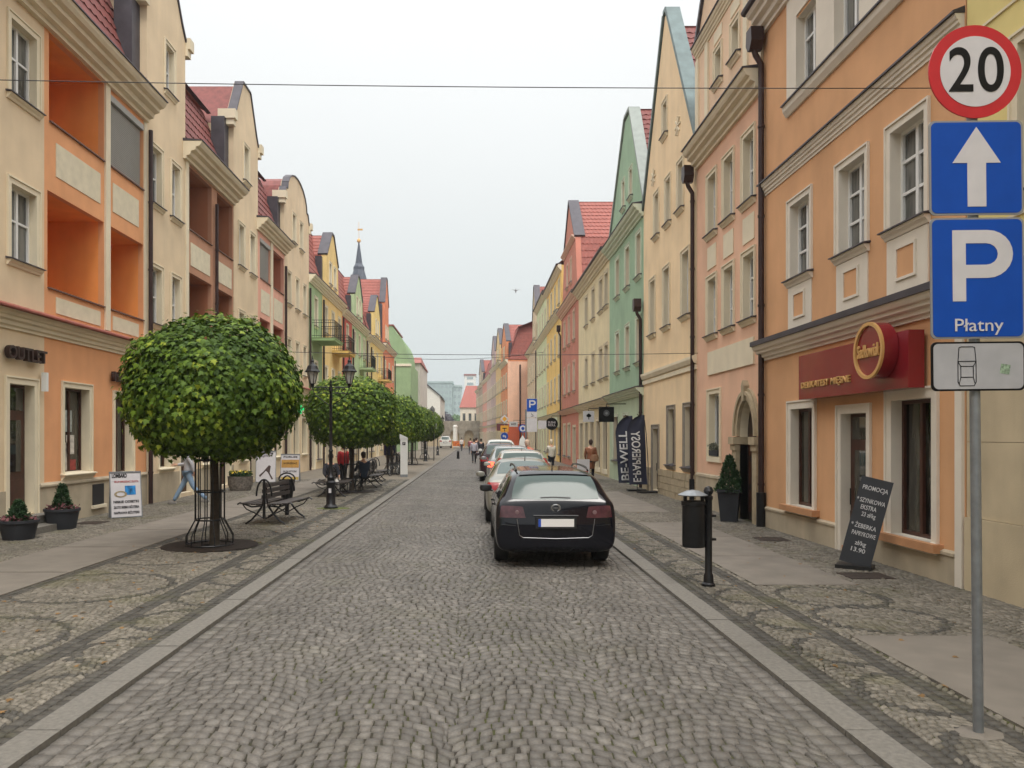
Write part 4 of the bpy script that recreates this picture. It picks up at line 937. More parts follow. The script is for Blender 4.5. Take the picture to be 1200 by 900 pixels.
h = box_house('house', -3.5, 6.0, 168, 182, 8.2, 13.4, plaster((222, 214, 196)), 'pale house with red hipped roof at the far end of the street', wins=[(-3.9+i*1.3, zz, .6, 1.6) for i in range(5) for zz in (2.0, 5.3)])
# ------------------------------------------------------------------ trees
def leaf_mat():
    m = bpy.data.materials.new('maple_leaves'); m.use_nodes = True; t = m.node_tree; b = t.nodes['Principled BSDF']
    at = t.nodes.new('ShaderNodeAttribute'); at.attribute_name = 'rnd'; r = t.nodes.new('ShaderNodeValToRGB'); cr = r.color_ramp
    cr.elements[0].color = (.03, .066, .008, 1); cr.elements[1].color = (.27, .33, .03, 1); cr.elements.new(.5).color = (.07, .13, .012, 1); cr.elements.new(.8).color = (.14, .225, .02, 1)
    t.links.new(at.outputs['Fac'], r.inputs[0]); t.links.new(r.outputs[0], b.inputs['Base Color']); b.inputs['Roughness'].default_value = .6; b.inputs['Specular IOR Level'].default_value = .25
    tr = t.nodes.new('ShaderNodeBsdfTranslucent'); ms = t.nodes.new('ShaderNodeMixShader'); ms.inputs[0].default_value = .14
    t.links.new(r.outputs[0], tr.inputs[0]); o = t.nodes['Material Output']; t.links.new(b.outputs[0], ms.inputs[1]); t.links.new(tr.outputs[0], ms.inputs[2]); t.links.new(ms.outputs[0], o.inputs[0])
    return m
M_leaf = leaf_mat()
M_bark = mat('bark', lin((62, 54, 46)), .95, noise=.3, nscale=12, bump=.8, bscale=30)
LEAF = [(0, -.05), (.16, .02), (.5, -.02), (.33, .22), (.62, .42), (.3, .46), (.2, .62), (0, 1.0), (-.2, .62), (-.3, .46), (-.62, .42), (-.33, .22), (-.5, -.02), (-.16, .02)]
def leaves(name, pos, nrm, tip, size, rnd, parent, m=None, shape=None, fold=.18):
    S = np.array(shape or LEAF); n = len(S); N = len(pos)
    nrm = nrm/np.linalg.norm(nrm, axis=1, keepdims=True); tip = tip-(tip*nrm).sum(1, keepdims=True)*nrm; tip /= np.maximum(np.linalg.norm(tip, axis=1, keepdims=True), 1e-6)
    sd = np.cross(tip, nrm); V = np.zeros((N, n+1, 3))
    for k in range(n): V[:, k] = pos+(sd*S[k, 0]+tip*S[k, 1]-nrm*abs(S[k, 0])*fold-nrm*S[k, 1]**2*.25)*size[:, None]
    V[:, n] = pos+tip*size[:, None]*.3
    F = np.array([[k, (k+1) % n, n] for k in range(n)]); f = (F[None]+np.arange(N)[:, None, None]*(n+1)).reshape(-1, 3)
    me = bpy.data.meshes.new(name); me.vertices.add(N*(n+1)); me.vertices.foreach_set('co', V.reshape(-1))
    me.loops.add(len(f)*3); me.loops.foreach_set('vertex_index', f.reshape(-1).astype(np.int32)); me.polygons.add(len(f)); me.polygons.foreach_set('loop_start', np.arange(len(f), dtype=np.int32)*3)
    me.update(calc_edges=True); at = me.attributes.new('rnd', 'FLOAT', 'FACE'); at.data.foreach_set('value', np.repeat(rnd, n).astype(np.float32))
    me.materials.append(m or M_leaf); o = bpy.data.objects.new(name, me); return link(o, parent)
def ball_tree(loc, label, seed, N=8500, rot=0, rx=1.52, guard=True):
    r = np.random.default_rng(seed); t = empty('maple_tree', loc, rot, label, 'tree', 'ball crowned maples along the left pavement')
    b = MB(); pts = [(0, 0, 0), (.01, .0, .8), (-.01, .01, 1.6), (0, 0, 2.3)]; b.tube(pts, [.09, .075, .07, .06], 10)
    br = MB(); cz = 2.72
    for k in range(16):
        a = r.uniform(0, 2*PI); el = r.uniform(-.1, 1.3); L = r.uniform(.9, 1.2)
        e_ = Vector((math.cos(a)*math.cos(el)*L*1.1, math.sin(a)*math.cos(el)*L*1.1, 2.1+math.sin(el)*L*1.1)); br.tube([(0, 0, 1.75+r.uniform(0, .4)), tuple(e_*.5+Vector((0, 0, 1.0))), tuple(e_)], [.035, .022, .008], 5)
    tr = b.build('trunk', M_bark, t, smooth=True); br.build('branches', M_bark, tr, smooth=True)
    d = r.normal(size=(N, 3)); d /= np.linalg.norm(d, axis=1, keepdims=True)
    lump = sum(np.sin(d@r.normal(0, 3.2, 3)+r.uniform(0, 6)) for _ in range(7))/7
    rad = np.where(r.random(N) < .75, r.uniform(.87, 1.0, N), r.uniform(.5, .9, N))*(1+.11*lump)+np.maximum(0, r.normal(0, .035, N))
    ez = np.where(d[:, 2] > 0, 1.24, 1.20); hh = np.linalg.norm(d[:, :2], axis=1, keepdims=True); pos = d*rad[:, None]*np.stack([np.full(N, rx), np.full(N, rx), ez], 1); pos[:, :2] *= np.maximum(hh, .05)**-.22
    # flatter underside, fuller shoulders
    pos[:, 2] += 0.05*np.sin(pos[:, 0]*5+seed)*np.cos(pos[:, 1]*5)
    pos[:, 2] += cz
    out_ = d+np.array([0, 0, .45])+r.normal(0, .38, (N, 3)); tip = np.array([0, 0, -1.0])+d*.55+r.normal(0, .35, (N, 3))
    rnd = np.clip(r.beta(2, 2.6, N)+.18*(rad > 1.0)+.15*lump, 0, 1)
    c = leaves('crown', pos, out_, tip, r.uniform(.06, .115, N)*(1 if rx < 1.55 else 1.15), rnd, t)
    return t
def guard(loc, label):
    g = empty('tree_guard', loc, 0, label, 'tree guard', 'iron cages around the maple trunks'); b = MB(); n = 12
    for k in range(n):
        a = 2*PI*k/n; c, s_ = math.cos(a), math.sin(a)
        b.tube([(c*r_, s_*r_, z) for r_, z in ((.4, 0), (.4, .18), (.25, .46), (.25, 1.5), (.27, 1.52))], .011, 5)
    b.build('bars', M_iron, g)
    for z, r_ in ((1.5, .255), (.95, .255), (.46, .255), (.03, .4)):
        rg = MB(); rg.tube([(math.cos(2*PI*k/24)*r_, math.sin(2*PI*k/24)*r_, z) for k in range(25)], .014, 5); rg.build('ring', M_iron, g); d = MB(); d.lathe([(.12, 0), (.12, .012), (.80, .012), (.82, 0)], 40); d.build('base_plate', M_grate, g)
    return g
tl = ['nearest round maple tree inside an iron cage on the left pavement', 'second round maple behind the double street lantern', 'third round maple along the left pavement beyond the benches', 'fourth round maple behind the white parking machine', 'farthest round maple of the left row near the street end']
protos = []
for i, ty in enumerate(tree_ys):
    if i < 3: t = ball_tree((txs[i], ty, PZ), tl[i], 11+i, N=24000 if i == 0 else 13000, rx=1.46 if i == 0 else 1.60); protos.append(t)
    else:
        t = copy_tree(protos[i-2]); t.location = (txs[i], ty, PZ); t.rotation_euler = (0, 0, i*1.3); t['label'] = tl[i]
gp = guard((TX, tree_ys[0], PZ), 'iron cage around the trunk of the nearest maple')
gl = ['', 'iron cage around the trunk of the second maple beside the benches', 'iron cage around the third maple trunk', 'iron cage around the fourth maple trunk by the parking machine', 'iron cage around the farthest maple trunk']
for i in range(1, 5): g = copy_tree(gp); g.location = (txs[i], tree_ys[i], PZ); g['label'] = gl[i]
# distant trees above the wall
def far_tree(x_, y_, w_, h_, rgb, label):
    t = empty('tree', (x_, y_, 0), 0, label, 'tree'); b = MB(); b.tube([(0, 0, 0), (0, 0, h_*.6)], [.3, .15], 6); b.build('trunk', M_bark, t)
    r = np.random.default_rng(int(abs(x_*7)+y_)); N = 2500; d = r.normal(size=(N, 3)); d /= np.linalg.norm(d, axis=1, keepdims=True)
    lump = sum(np.sin(d@r.normal(0, 3, 3)+r.uniform(0, 6)) for _ in range(5))/5
    pos = d*(r.uniform(.6, 1, N)*(1+.25*lump))[:, None]*np.array([w_/2, w_/2, h_*.35]); pos[:, 2] += h_*.64
    leaves('crown', pos, d+r.normal(0, .5, (N, 3)), r.normal(size=(N, 3)), r.uniform(.35, .7, N), r.random(N), t, m=mat('foliage_%d_%d_%d' % rgb, lin(rgb), .8, noise=.3, nscale=1))
far_tree(-9.0, 200, 7, 8.2, (82, 76, 84), 'dark purplish tree behind the stone wall')
far_tree(-5.6, 205, 5.5, 8.0, (98, 122, 86), 'green tree behind the stone wall right of the purple one')
far_tree(-11.6, 210, 5, 8.6, (86, 92, 84), 'grey green tree behind the wall left of the purple one')
#@@PART2@@
# ------------------------------------------------------------------ cars
def paint(key, rgb, metal=.0, rough=.25):
    return mat(key, lin(rgb), rough, metal=metal, coat=.3, spec=.35)
M_tyre = mat('tyre', (.018, .018, .018), .85, bump=.2, bscale=80); M_rim = mat('rim', (.35, .35, .36), .35, metal=.8)
M_cglass = mat('car_glass', lin((84, 98, 96)), .12, spec=.22); M_cglass2 = mat('car_side_glass', lin((26, 28, 28)), .04, spec=.7, coat=1)
M_tail = mat('tail_light', lin((150, 22, 26)), .15, coat=.4); M_taildark = mat('smoked_light', lin((74, 40, 46)), .15, coat=.3, noise=.4, nscale=14)
M_plast = mat('black_plastic', (.012, .012, .013), .5); M_plate = mat('plate_white', (.82, .80, .78), .4); M_eu = mat('plate_blue', (.02, .08, .45), .4)
M_brake = mat('lit_brake_lamp', (.9, .05, .02), .3, emit=(1, .08, .03), es=3)
M_well = mat('wheel_well', (.008, .008, .008), .95)
def car(name, X, Y, label, pm, L=4.65, Wd=1.78, H=1.44, kind='wagon', plate=True, tail='dark', rails=False, group='cars parked along the right kerb', glassm=None, flip=False, rz=0, brake=False):
    c = empty(name, (X, Y, 0), rz, label, 'car', group); w = Wd/2; k = H/1.45; f = L/4.7
    if kind == 'wagon':
        S = [(0,.33,.60,.66,.81,.72),(.02,.27,.70,.76,.865,.76),(.05,.24,.92,.98,.885,.74),(.11,.23,1.0,1.05,.89,.70),(.28,.22,.99,1.36,.89,.65),(.44,.2,.98,1.425,.89,.64),(1.2,.19,.97,1.445,.89,.62),(2.2,.19,.94,1.45,.89,.59),(2.75,.19,.93,1.40,.89,.57),(3.45,.19,.92,1.02,.885,.62),(3.8,.2,.88,.95,.88,.7),(4.35,.24,.78,.82,.84,.66),(4.62,.3,.6,.65,.74,.6),(4.7,.36,.54,.57,.6,.5)]
    elif kind == 'sedan':
        S = [(0,.36,.57,.60,.74,.60),(.04,.28,.78,.84,.83,.72),(.10,.24,.96,1.02,.87,.72),(.5,.22,.98,1.06,.885,.70),(.62,.22,.98,1.09,.888,.66),(1.25,.2,.97,1.38,.89,.57),(1.6,.19,.96,1.43,.89,.57),(2.3,.19,.94,1.44,.89,.58),(2.7,.19,.93,1.40,.89,.57),(3.4,.19,.92,1.02,.885,.62),(3.8,.2,.88,.95,.88,.7),(4.35,.24,.78,.82,.84,.66),(4.62,.3,.6,.65,.74,.6),(4.7,.36,.54,.57,.6,.5)]
    else:   # hatch / suv / van
        S = [(0,.36,.60,.64,.76,.64),(.03,.28,.85,.90,.85,.74),(.08,.24,1.0,1.08,.875,.70),(.3,.22,1.0,1.40,.89,.60),(.45,.2,.99,1.44,.89,.60),(1.2,.19,.97,1.47,.89,.61),(2.2,.19,.95,1.47,.89,.60),(2.8,.19,.94,1.38,.89,.58),(3.55,.19,.93,1.06,.885,.64),(3.85,.2,.9,1.0,.88,.7),(4.35,.24,.8,.85,.85,.68),(4.62,.3,.62,.67,.76,.6),(4.7,.36,.54,.57,.6,.5)]
    V = []
    for (y, zb, zl, zt, ww, wr) in S:
        y *= f; zl *= k; zt *= k; ww = ww/.89*w; wr = wr/.89*w; d = zt-zl
        half = [(0, zb), (ww*.55, zb), (ww*.90, zb+.01), (ww*.985, zb+.12), (ww, zb+(zl-zb)*.5), (ww*.99, zl-.10*k), (ww*.955, zl), (wr+(ww*.93-wr)*.45, zl+d*.5), (wr+.03, zt-min(.09, d*.3)), (wr*.86, zt-.012), (wr*.45, zt+.004)]
        ring = half+[(0, zt+.008)]+[(-x_, z_) for x_, z_ in reversed(half[1:])]
        V.append([(x_, y, z_) for x_, z_ in ring])
    n = len(V[0]); vs = [p for r_ in V for p in r_]; fs = []
    for i in range(len(V)-1):
        for j in range(n): fs.append((i*n+j, (i+1)*n+j, (i+1)*n+(j+1) % n, i*n+(j+1) % n))
    for e_, rv in ((0, False), (len(V)-1, True)):
        q = [e_*n+j for j in range(n)]; m_ = (n-1)//2
        a, b_ = 0, n-1
        # strip the cap into quads
        left = list(range(0, 12)); right = [0]+list(range(n-1, 10, -1))
        for t in range(11):
            quad = [e_*n+left[t], e_*n+left[t+1], e_*n+right[t+1], e_*n+right[t]]
            quad = [v for q_, v in enumerate(quad) if v not in quad[:q_]]
            if len(quad) > 2: fs.append(tuple(quad) if not rv else tuple(reversed(quad)))
    me = bpy.data.meshes.new('body'); me.from_pydata(vs, [], fs); me.materials.append(pm); me.materials.append(M_well)
    bm = bmesh.new(); bm.from_mesh(me); bmesh.ops.recalc_face_normals(bm, faces=bm.faces); bm.to_mesh(me); bm.free()
    o = bpy.data.objects.new('body', me); link(o)
    sub = o.modifiers.new('s', 'SUBSURF'); sub.levels = 3; sub.render_levels = 3
    wr_ = .315; ax = [.86*f, (.86+2.68)*f]; cut = MB()
    for y in ax:
        for s_ in (-1, 1):
            pr = [(.37, -.3), (.37, .3)]
            vv = []; nn = 28
            for xx in (s_*(w+.1), s_*(w-.24)):
                for q in range(nn): t = 2*PI*q/nn; vv.append((xx, y+.37*math.cos(t), wr_+.37*math.sin(t)))
            cut.add(vv, [(q, (q+1) % nn, (q+1) % nn+nn, q+nn) for q in range(nn)]+[tuple(range(nn)), tuple(reversed(range(nn, 2*nn)))])
    me_c = cut.mesh('cut', M_well); oc = bpy.data.objects.new('cut', me_c); link(oc)
    dg = bpy.context.evaluated_depsgraph_get(); full = bpy.data.meshes.new_from_object(o.evaluated_get(dg)); bvh = BVHTree.FromPolygons([v.co[:] for v in full.vertices], [p.vertices[:] for p in full.polygons])
    bo = o.modifiers.new('b', 'BOOLEAN'); bo.object = oc; bo.operation = 'DIFFERENCE'; bo.solver = 'EXACT'
    dg = bpy.context.evaluated_depsgraph_get(); fin = bpy.data.meshes.new_from_object(o.evaluated_get(dg))
    bpy.data.objects.remove(oc); o.modifiers.clear(); o.data = fin; fin.polygons.foreach_set('use_smooth', [True]*len(fin.polygons))
    try: fin.set_sharp_from_angle(angle=R(50))
    except Exception: pass
    o.parent = c; o.name = 'body'
    def hit(axis, a, b_):
        if axis == 'r': r_ = bvh.ray_cast(Vector((a, -2, b_)), Vector((0, 1, 0)))
        elif axis == 'l': r_ = bvh.ray_cast(Vector((-3, a, b_)), Vector((1, 0, 0)))
        elif axis == 'R': r_ = bvh.ray_cast(Vector((3, a, b_)), Vector((-1, 0, 0)))
        else: r_ = bvh.ray_cast(Vector((a, b_, 3)), Vector((0, 0, -1)))
        return (r_[0], r_[1]) if r_[0] is not None else None
    def patch(nm, axis, c4, m, off=.004, nu=14, nv=8, bow=(0, 0, 0, 0), parent=None, rounded=0):
        # c4 corners in 2D (a,b): bl, br, tr, tl ; bows of bottom, right, top, left
        P_ = []; ok = True
        for j in range(nv+1):
            for i in range(nu+1):
                u, v = i/nu, j/nv
                if rounded:
                    pass
                a = (1-v)*((1-u)*c4[0][0]+u*c4[1][0])+v*((1-u)*c4[3][0]+u*c4[2][0]); b_ = (1-v)*((1-u)*c4[0][1]+u*c4[1][1])+v*((1-u)*c4[3][1]+u*c4[2][1])
                b_ += (bow[0]*(1-v)+bow[2]*v)*4*u*(1-u); a += (bow[1]*u+bow[3]*(1-u))*4*v*(1-v)
                h_ = hit(axis, a, b_); P_.append(None if h_ is None else h_[0]+(h_[1] if h_[1].dot(Vector((0, -1, 0)) if axis == 'r' else Vector((-1, 0, 0)) if axis == 'l' else Vector((1, 0, 0)) if axis == 'R' else Vector((0, 0, 1))) > 0 else -h_[1])*off)
        vs_ = []; idx = {}; fs_ = []
        for q, p in enumerate(P_):
            if p is not None: idx[q] = len(vs_); vs_.append(p)
        for j in range(nv):
            for i in range(nu):
                q = [j*(nu+1)+i, j*(nu+1)+i+1, (j+1)*(nu+1)+i+1, (j+1)*(nu+1)+i]
                if all(t in idx for t in q): fs_.append(tuple(idx[t] for t in q))
        if not fs_: return None
        mb = MB(); mb.add(vs_, fs_); return mb.build(nm, m, parent or c, smooth=True)
    def strip(nm, axis, pts, th, m, off=.003):
        mb = MB(); prev = None; vs_ = []
        dense = []
        for (p, q) in zip(pts[:-1], pts[1:]):
            l = max(2, int(math.dist(p, q)/.03))
            for t in range(l): dense.append((p[0]+(q[0]-p[0])*t/l, p[1]+(q[1]-p[1])*t/l))
        dense.append(pts[-1]); tp = []
        for p in dense:
            h_ = hit(axis, *p)
            if h_: tp.append(h_[0])
        if len(tp) > 2: mb.tube(tp, th, 5); return mb.build(nm, m, c, smooth=True)
    g = glassm or M_cglass
    yk = k
    if kind == 'wagon':
        patch('rear_window', 'r', [(-w*.72, 1.03*k), (w*.72, 1.03*k), (w*.62, 1.345*k), (-w*.62, 1.345*k)], g, bow=(-.012, .02, .02, -.02))
        patch('spoiler', 'r', [(-w*.60, 1.355*k), (w*.60, 1.355*k), (w*.56, 1.395*k), (-w*.56, 1.395*k)], pm, off=.02, nv=3, bow=(.02, 0, .02, 0))
    elif kind == 'sedan':
        patch('rear_window', 't', [(-w*.70, .72*f), (w*.70, .72*f), (w*.58, 1.32*f), (-w*.58, 1.32*f)], g, bow=(-.06, .02, .04, -.02))
    else:
        patch('rear_window', 'r', [(-w*.68, 1.06*k), (w*.68, 1.06*k), (w*.60, 1.38*k), (-w*.60, 1.38*k)], g, bow=(-.012, .02, .015, -.02))
    yb0 = {'wagon': .55, 'sedan': 1.35, 'hatch': .5}[kind]*f
    for ax_, s_ in (('l', -1), ('R', 1)):
        patch('side_window', ax_, [((yb0-(.25 if kind != 'wagon' else .05)), 1.0*k), (1.28*f, .99*k), (1.30*f, 1.36*k), (yb0+.28, 1.345*k)], M_cglass2)
        patch('side_window', ax_, [(1.36*f, .99*k), (2.12*f, .97*k), (2.12*f, 1.375*k), (1.38*f, 1.365*k)], M_cglass2)
        patch('side_window', ax_, [(2.2*f, .97*k), (3.12*f, .96*k), (2.72*f, 1.31*k), (2.2*f, 1.37*k)], M_cglass2)
        strip('door_seam', ax_, [(1.33*f, .98*k), (1.32*f, .7*k), (1.45*f, .32)], .003, M_plast); strip('door_seam', ax_, [(2.16*f, .96*k), (2.16*f, .32)], .003, M_plast); strip('door_seam', ax_, [(3.15*f, .92*k), (3.15*f, .34)], .003, M_plast)
        for yy in (1.5*f, 2.35*f):
            h_ = hit(ax_, yy, .84*k)
            if h_: q = MB(); p = h_[0]; q.cbox((p.x+s_*.02, p.y, p.z), (.03, .17, .03)); q.build('door_handle', pm, c)
        m_ = MB(); yy = 2.98*f; m_.lathe([(.02, -.07), (.10, -.05), (.115, .0), (.10, .05), (.02, .07)], 12, sy=.45); mo = m_.build('mirror', pm if kind != 'wagon' else M_plast, c, smooth=True, loc=(s_*(w+.10), yy, 1.0*k)); 
        m_ = MB(); m_.tube([(s_*(w-.03), yy, .95*k), (s_*(w+.05), yy, .98*k)], .025, 6); m_.build('mirror_arm', M_plast, c)
        if tail == 'dark':
            patch('tail_light', 'r', [(s_*w*.50, .755*k), (s_*w*.93, .765*k), (s_*w*.90, .93*k), (s_*w*.54, .915*k)], M_taildark, bow=(-.006, 0, .006, 0), off=.008)
            q = MB(); 
            h_ = hit('r', s_*w*.64, .835*k)
            if h_: q.lathe([(.032, 0), (.026, .006), (.0, .008)], 14); r_ = q.build('reflector_bulb', mat('lamp_inner', lin((120, 96, 98)), .3), c, smooth=True); r_.location = h_[0]+Vector((0, -.008, 0)); r_.rotation_euler = (PI/2, 0, 0)
        elif tail == 'tall':
            patch('tail_light', 'r', [(s_*w*.80, .80*k), (s_*w*.96, .80*k), (s_*w*.80, 1.24*k), (s_*w*.74, 1.24*k)], M_tail, off=.012)
            patch('tail_light_side', ax_, [(.05, .80*k), (.26, .80*k), (.34, 1.24*k), (.20, 1.24*k)], M_tail, off=.012)
        else:
            patch('tail_light', 'r', [(s_*w*.58, .78*k), (s_*w*.95, .78*k), (s_*w*.93, .95*k), (s_*w*.62, .93*k)], M_brake if (brake and s_ < 0) else M_tail, off=.008)
            patch('tail_light_side', ax_, [(.06, .78*k), (.28, .82*k), (.30, .93*k), (.10, .95*k)], M_brake if (brake and s_ < 0) else M_tail, off=.008)
        if rails:
            q = MB(); pts_ = []
            for t in np.linspace(0, 1, 12):
                yy = (.62+t*1.95)*f; pts_.append((s_*w*.62, yy, 1.44*k+.055*math.sin(PI*min(1, max(0, t)))**.35-.01))
            q.tube(pts_, .017, 6); q.build('roof_rail', M_iron, c, smooth=True)
    # plate, badge, wiper, bumper seam, lower bumper
    if plate:
        h_ = hit('r', 0, .68*k); q = MB(); q.box(-.30, .30, -.006, .02, -.085, .085); y_ = h_[0].y
        rc = q.build('plate_recess', M_plast, c, loc=(0, y_-.022, .685*k)); q = MB(); q.box(-.26, .26, -.014, -.007, -.057, .057); q.build('number_plate', M_plate, rc)
        q = MB(); q.box(-.26, -.222, -.0165, -.0145, -.057, .057); q.build('plate_band', M_eu, rc)
        strip('tailgate_handle', 'r', [(-.33, .785*k), (.33, .785*k)], .012, M_plast)
    strip('tailgate_seam', 'r', [(-w*.64, .74*k), (-w*.60, .50*k), (-w*.54, .465*k), (0, .45*k), (w*.54, .465*k), (w*.60, .50*k), (w*.64, .74*k)], .004, M_rim)
    strip('bumper_seam', 'r', [(-w*.9, .66*k), (-w*.66, .64*k)], .003, M_plast); strip('bumper_seam', 'r', [(w*.9, .66*k), (w*.66, .64*k)], .003, M_plast)
    h_ = hit('r', 0, .90*k)
    if h_:
        q = MB(); q.lathe([(.045, 0), (.06, .006), (.05, .012), (.04, .004)], 20, sx=1.25, caps=False); q.cbox((0, .0, .006), (.085, .012, .008)); bd = q.build('badge', M_rim, c, smooth=True); bd.location = h_[0]+Vector((0, -.004, 0)); bd.rotation_euler = (PI/2+.15, 0, 0)
    if kind != 'sedan': strip('rear_wiper', 'r', [(-.22, 1.045*k), (.0, 1.05*k), (.22, 1.04*k)], .014, M_plast)
    q = MB(); q.tube([(0, .62*f, 1.42*k), (0, .56*f, 1.42*k+.12)], [.012, .004], 6); q.build('antenna', M_plast, c)
    for y in ax:
        for s_ in (-1, 1):
            wv = empty('wheel', (s_*(w-.115), y, wr_)); wv.parent = c; q = MB()
            q.lathe([(.20, -.10), (.285, -.11), (.312, -.085), (.318, 0), (.312, .085), (.285, .11), (.20, .10)], 28, caps=False); t_ = q.build('tyre', M_tyre, wv, smooth=True); t_.rotation_euler = (0, PI/2, 0)
            q = MB(); q.lathe([(.205, -.06), (.215, .07), (.19, .075), (.18, .05), (.05, .06), (.04, .075), (0.001, .08)], 28, caps=False); r_ = q.build('rim', M_rim, wv, smooth=True); r_.rotation_euler = (0, s_*PI/2, 0)
    q = MB(); q.box(-w*.8, w*.8, .5, L-.5, .19, .30); q.build('underbody', M_well, c)
    return c
car1 = car('parked_car', 1.17, 11.25, 'black station wagon with blank white number plate, nearest in the parked row', paint('black_paint', (9, 10, 20), rough=.12), kind='wagon', rails=True, tail='dark', L=4.7)
car('parked_car', 1.10, 16.75, 'grey green saloon parked directly in front of the black station wagon', paint('olive_silver', (150, 148, 138), .5, .3), kind='sedan', tail='std', L=4.6, H=1.42)
car('parked_car', 1.34, 22.1, 'pale hatchback with tall red upright tail lights at window height', paint('pale_silver', (176, 174, 166), .3), kind='hatch', tail='tall', L=4.3, H=1.52, Wd=1.76)
car('parked_car', 1.27, 27.3, 'silver hatchback with its left brake light lit', paint('mid_silver', (150, 152, 152), .5), kind='hatch', tail='std', brake=True, L=4.3, H=1.58, Wd=1.76)
car('parked_car', 1.05, 32.6, 'dark maroon hatchback behind the silver car with the lit brake light', paint('maroon_black', (44, 20, 26)), kind='hatch', tail='std', L=4.4, H=1.62, Wd=1.8)
car('parked_car', 1.22, 38.0, 'white car at the head of the parked row', paint('white_paint', (206, 206, 202)), kind='hatch', tail='std', L=4.5, H=1.75, Wd=1.8)
van = car('delivery_van', -4.85, 121, 'white van with closed rear doors parked on the square at the street end', paint('white_van', (222, 222, 216)), kind='hatch', tail='std', L=4.6, H=1.85, Wd=1.85, group='vehicles on the far square')
van['category'] = 'van'; van.location.z = .06; del van['group']

# ------------------------------------------------------------------ people
M_skin = mat('skin', lin((206, 160, 134)), .6)
def skin_mesh(name, verts, edges, radii, m, parent, root=0, lv=1):
    me = bpy.data.meshes.new(name); me.from_pydata(verts, edges, []); o = bpy.data.objects.new(name, me); link(o)
    md = o.modifiers.new('k', 'SKIN'); md.use_smooth_shade = True
    for i, r_ in enumerate(radii): me.skin_vertices[0].data[i].radius = (r_, r_) if not isinstance(r_, tuple) else r_
    me.skin_vertices[0].data[root].use_root = True
    s_ = o.modifiers.new('s', 'SUBSURF'); s_.levels = lv; s_.render_levels = lv
    dg = bpy.context.evaluated_depsgraph_get(); fin = bpy.data.meshes.new_from_object(o.evaluated_get(dg)); bpy.data.objects.remove(o)
    fin.materials.clear(); fin.materials.append(m); fin.polygons.foreach_set('use_smooth', [True]*len(fin.polygons))
    return link(bpy.data.objects.new(name, fin), parent)
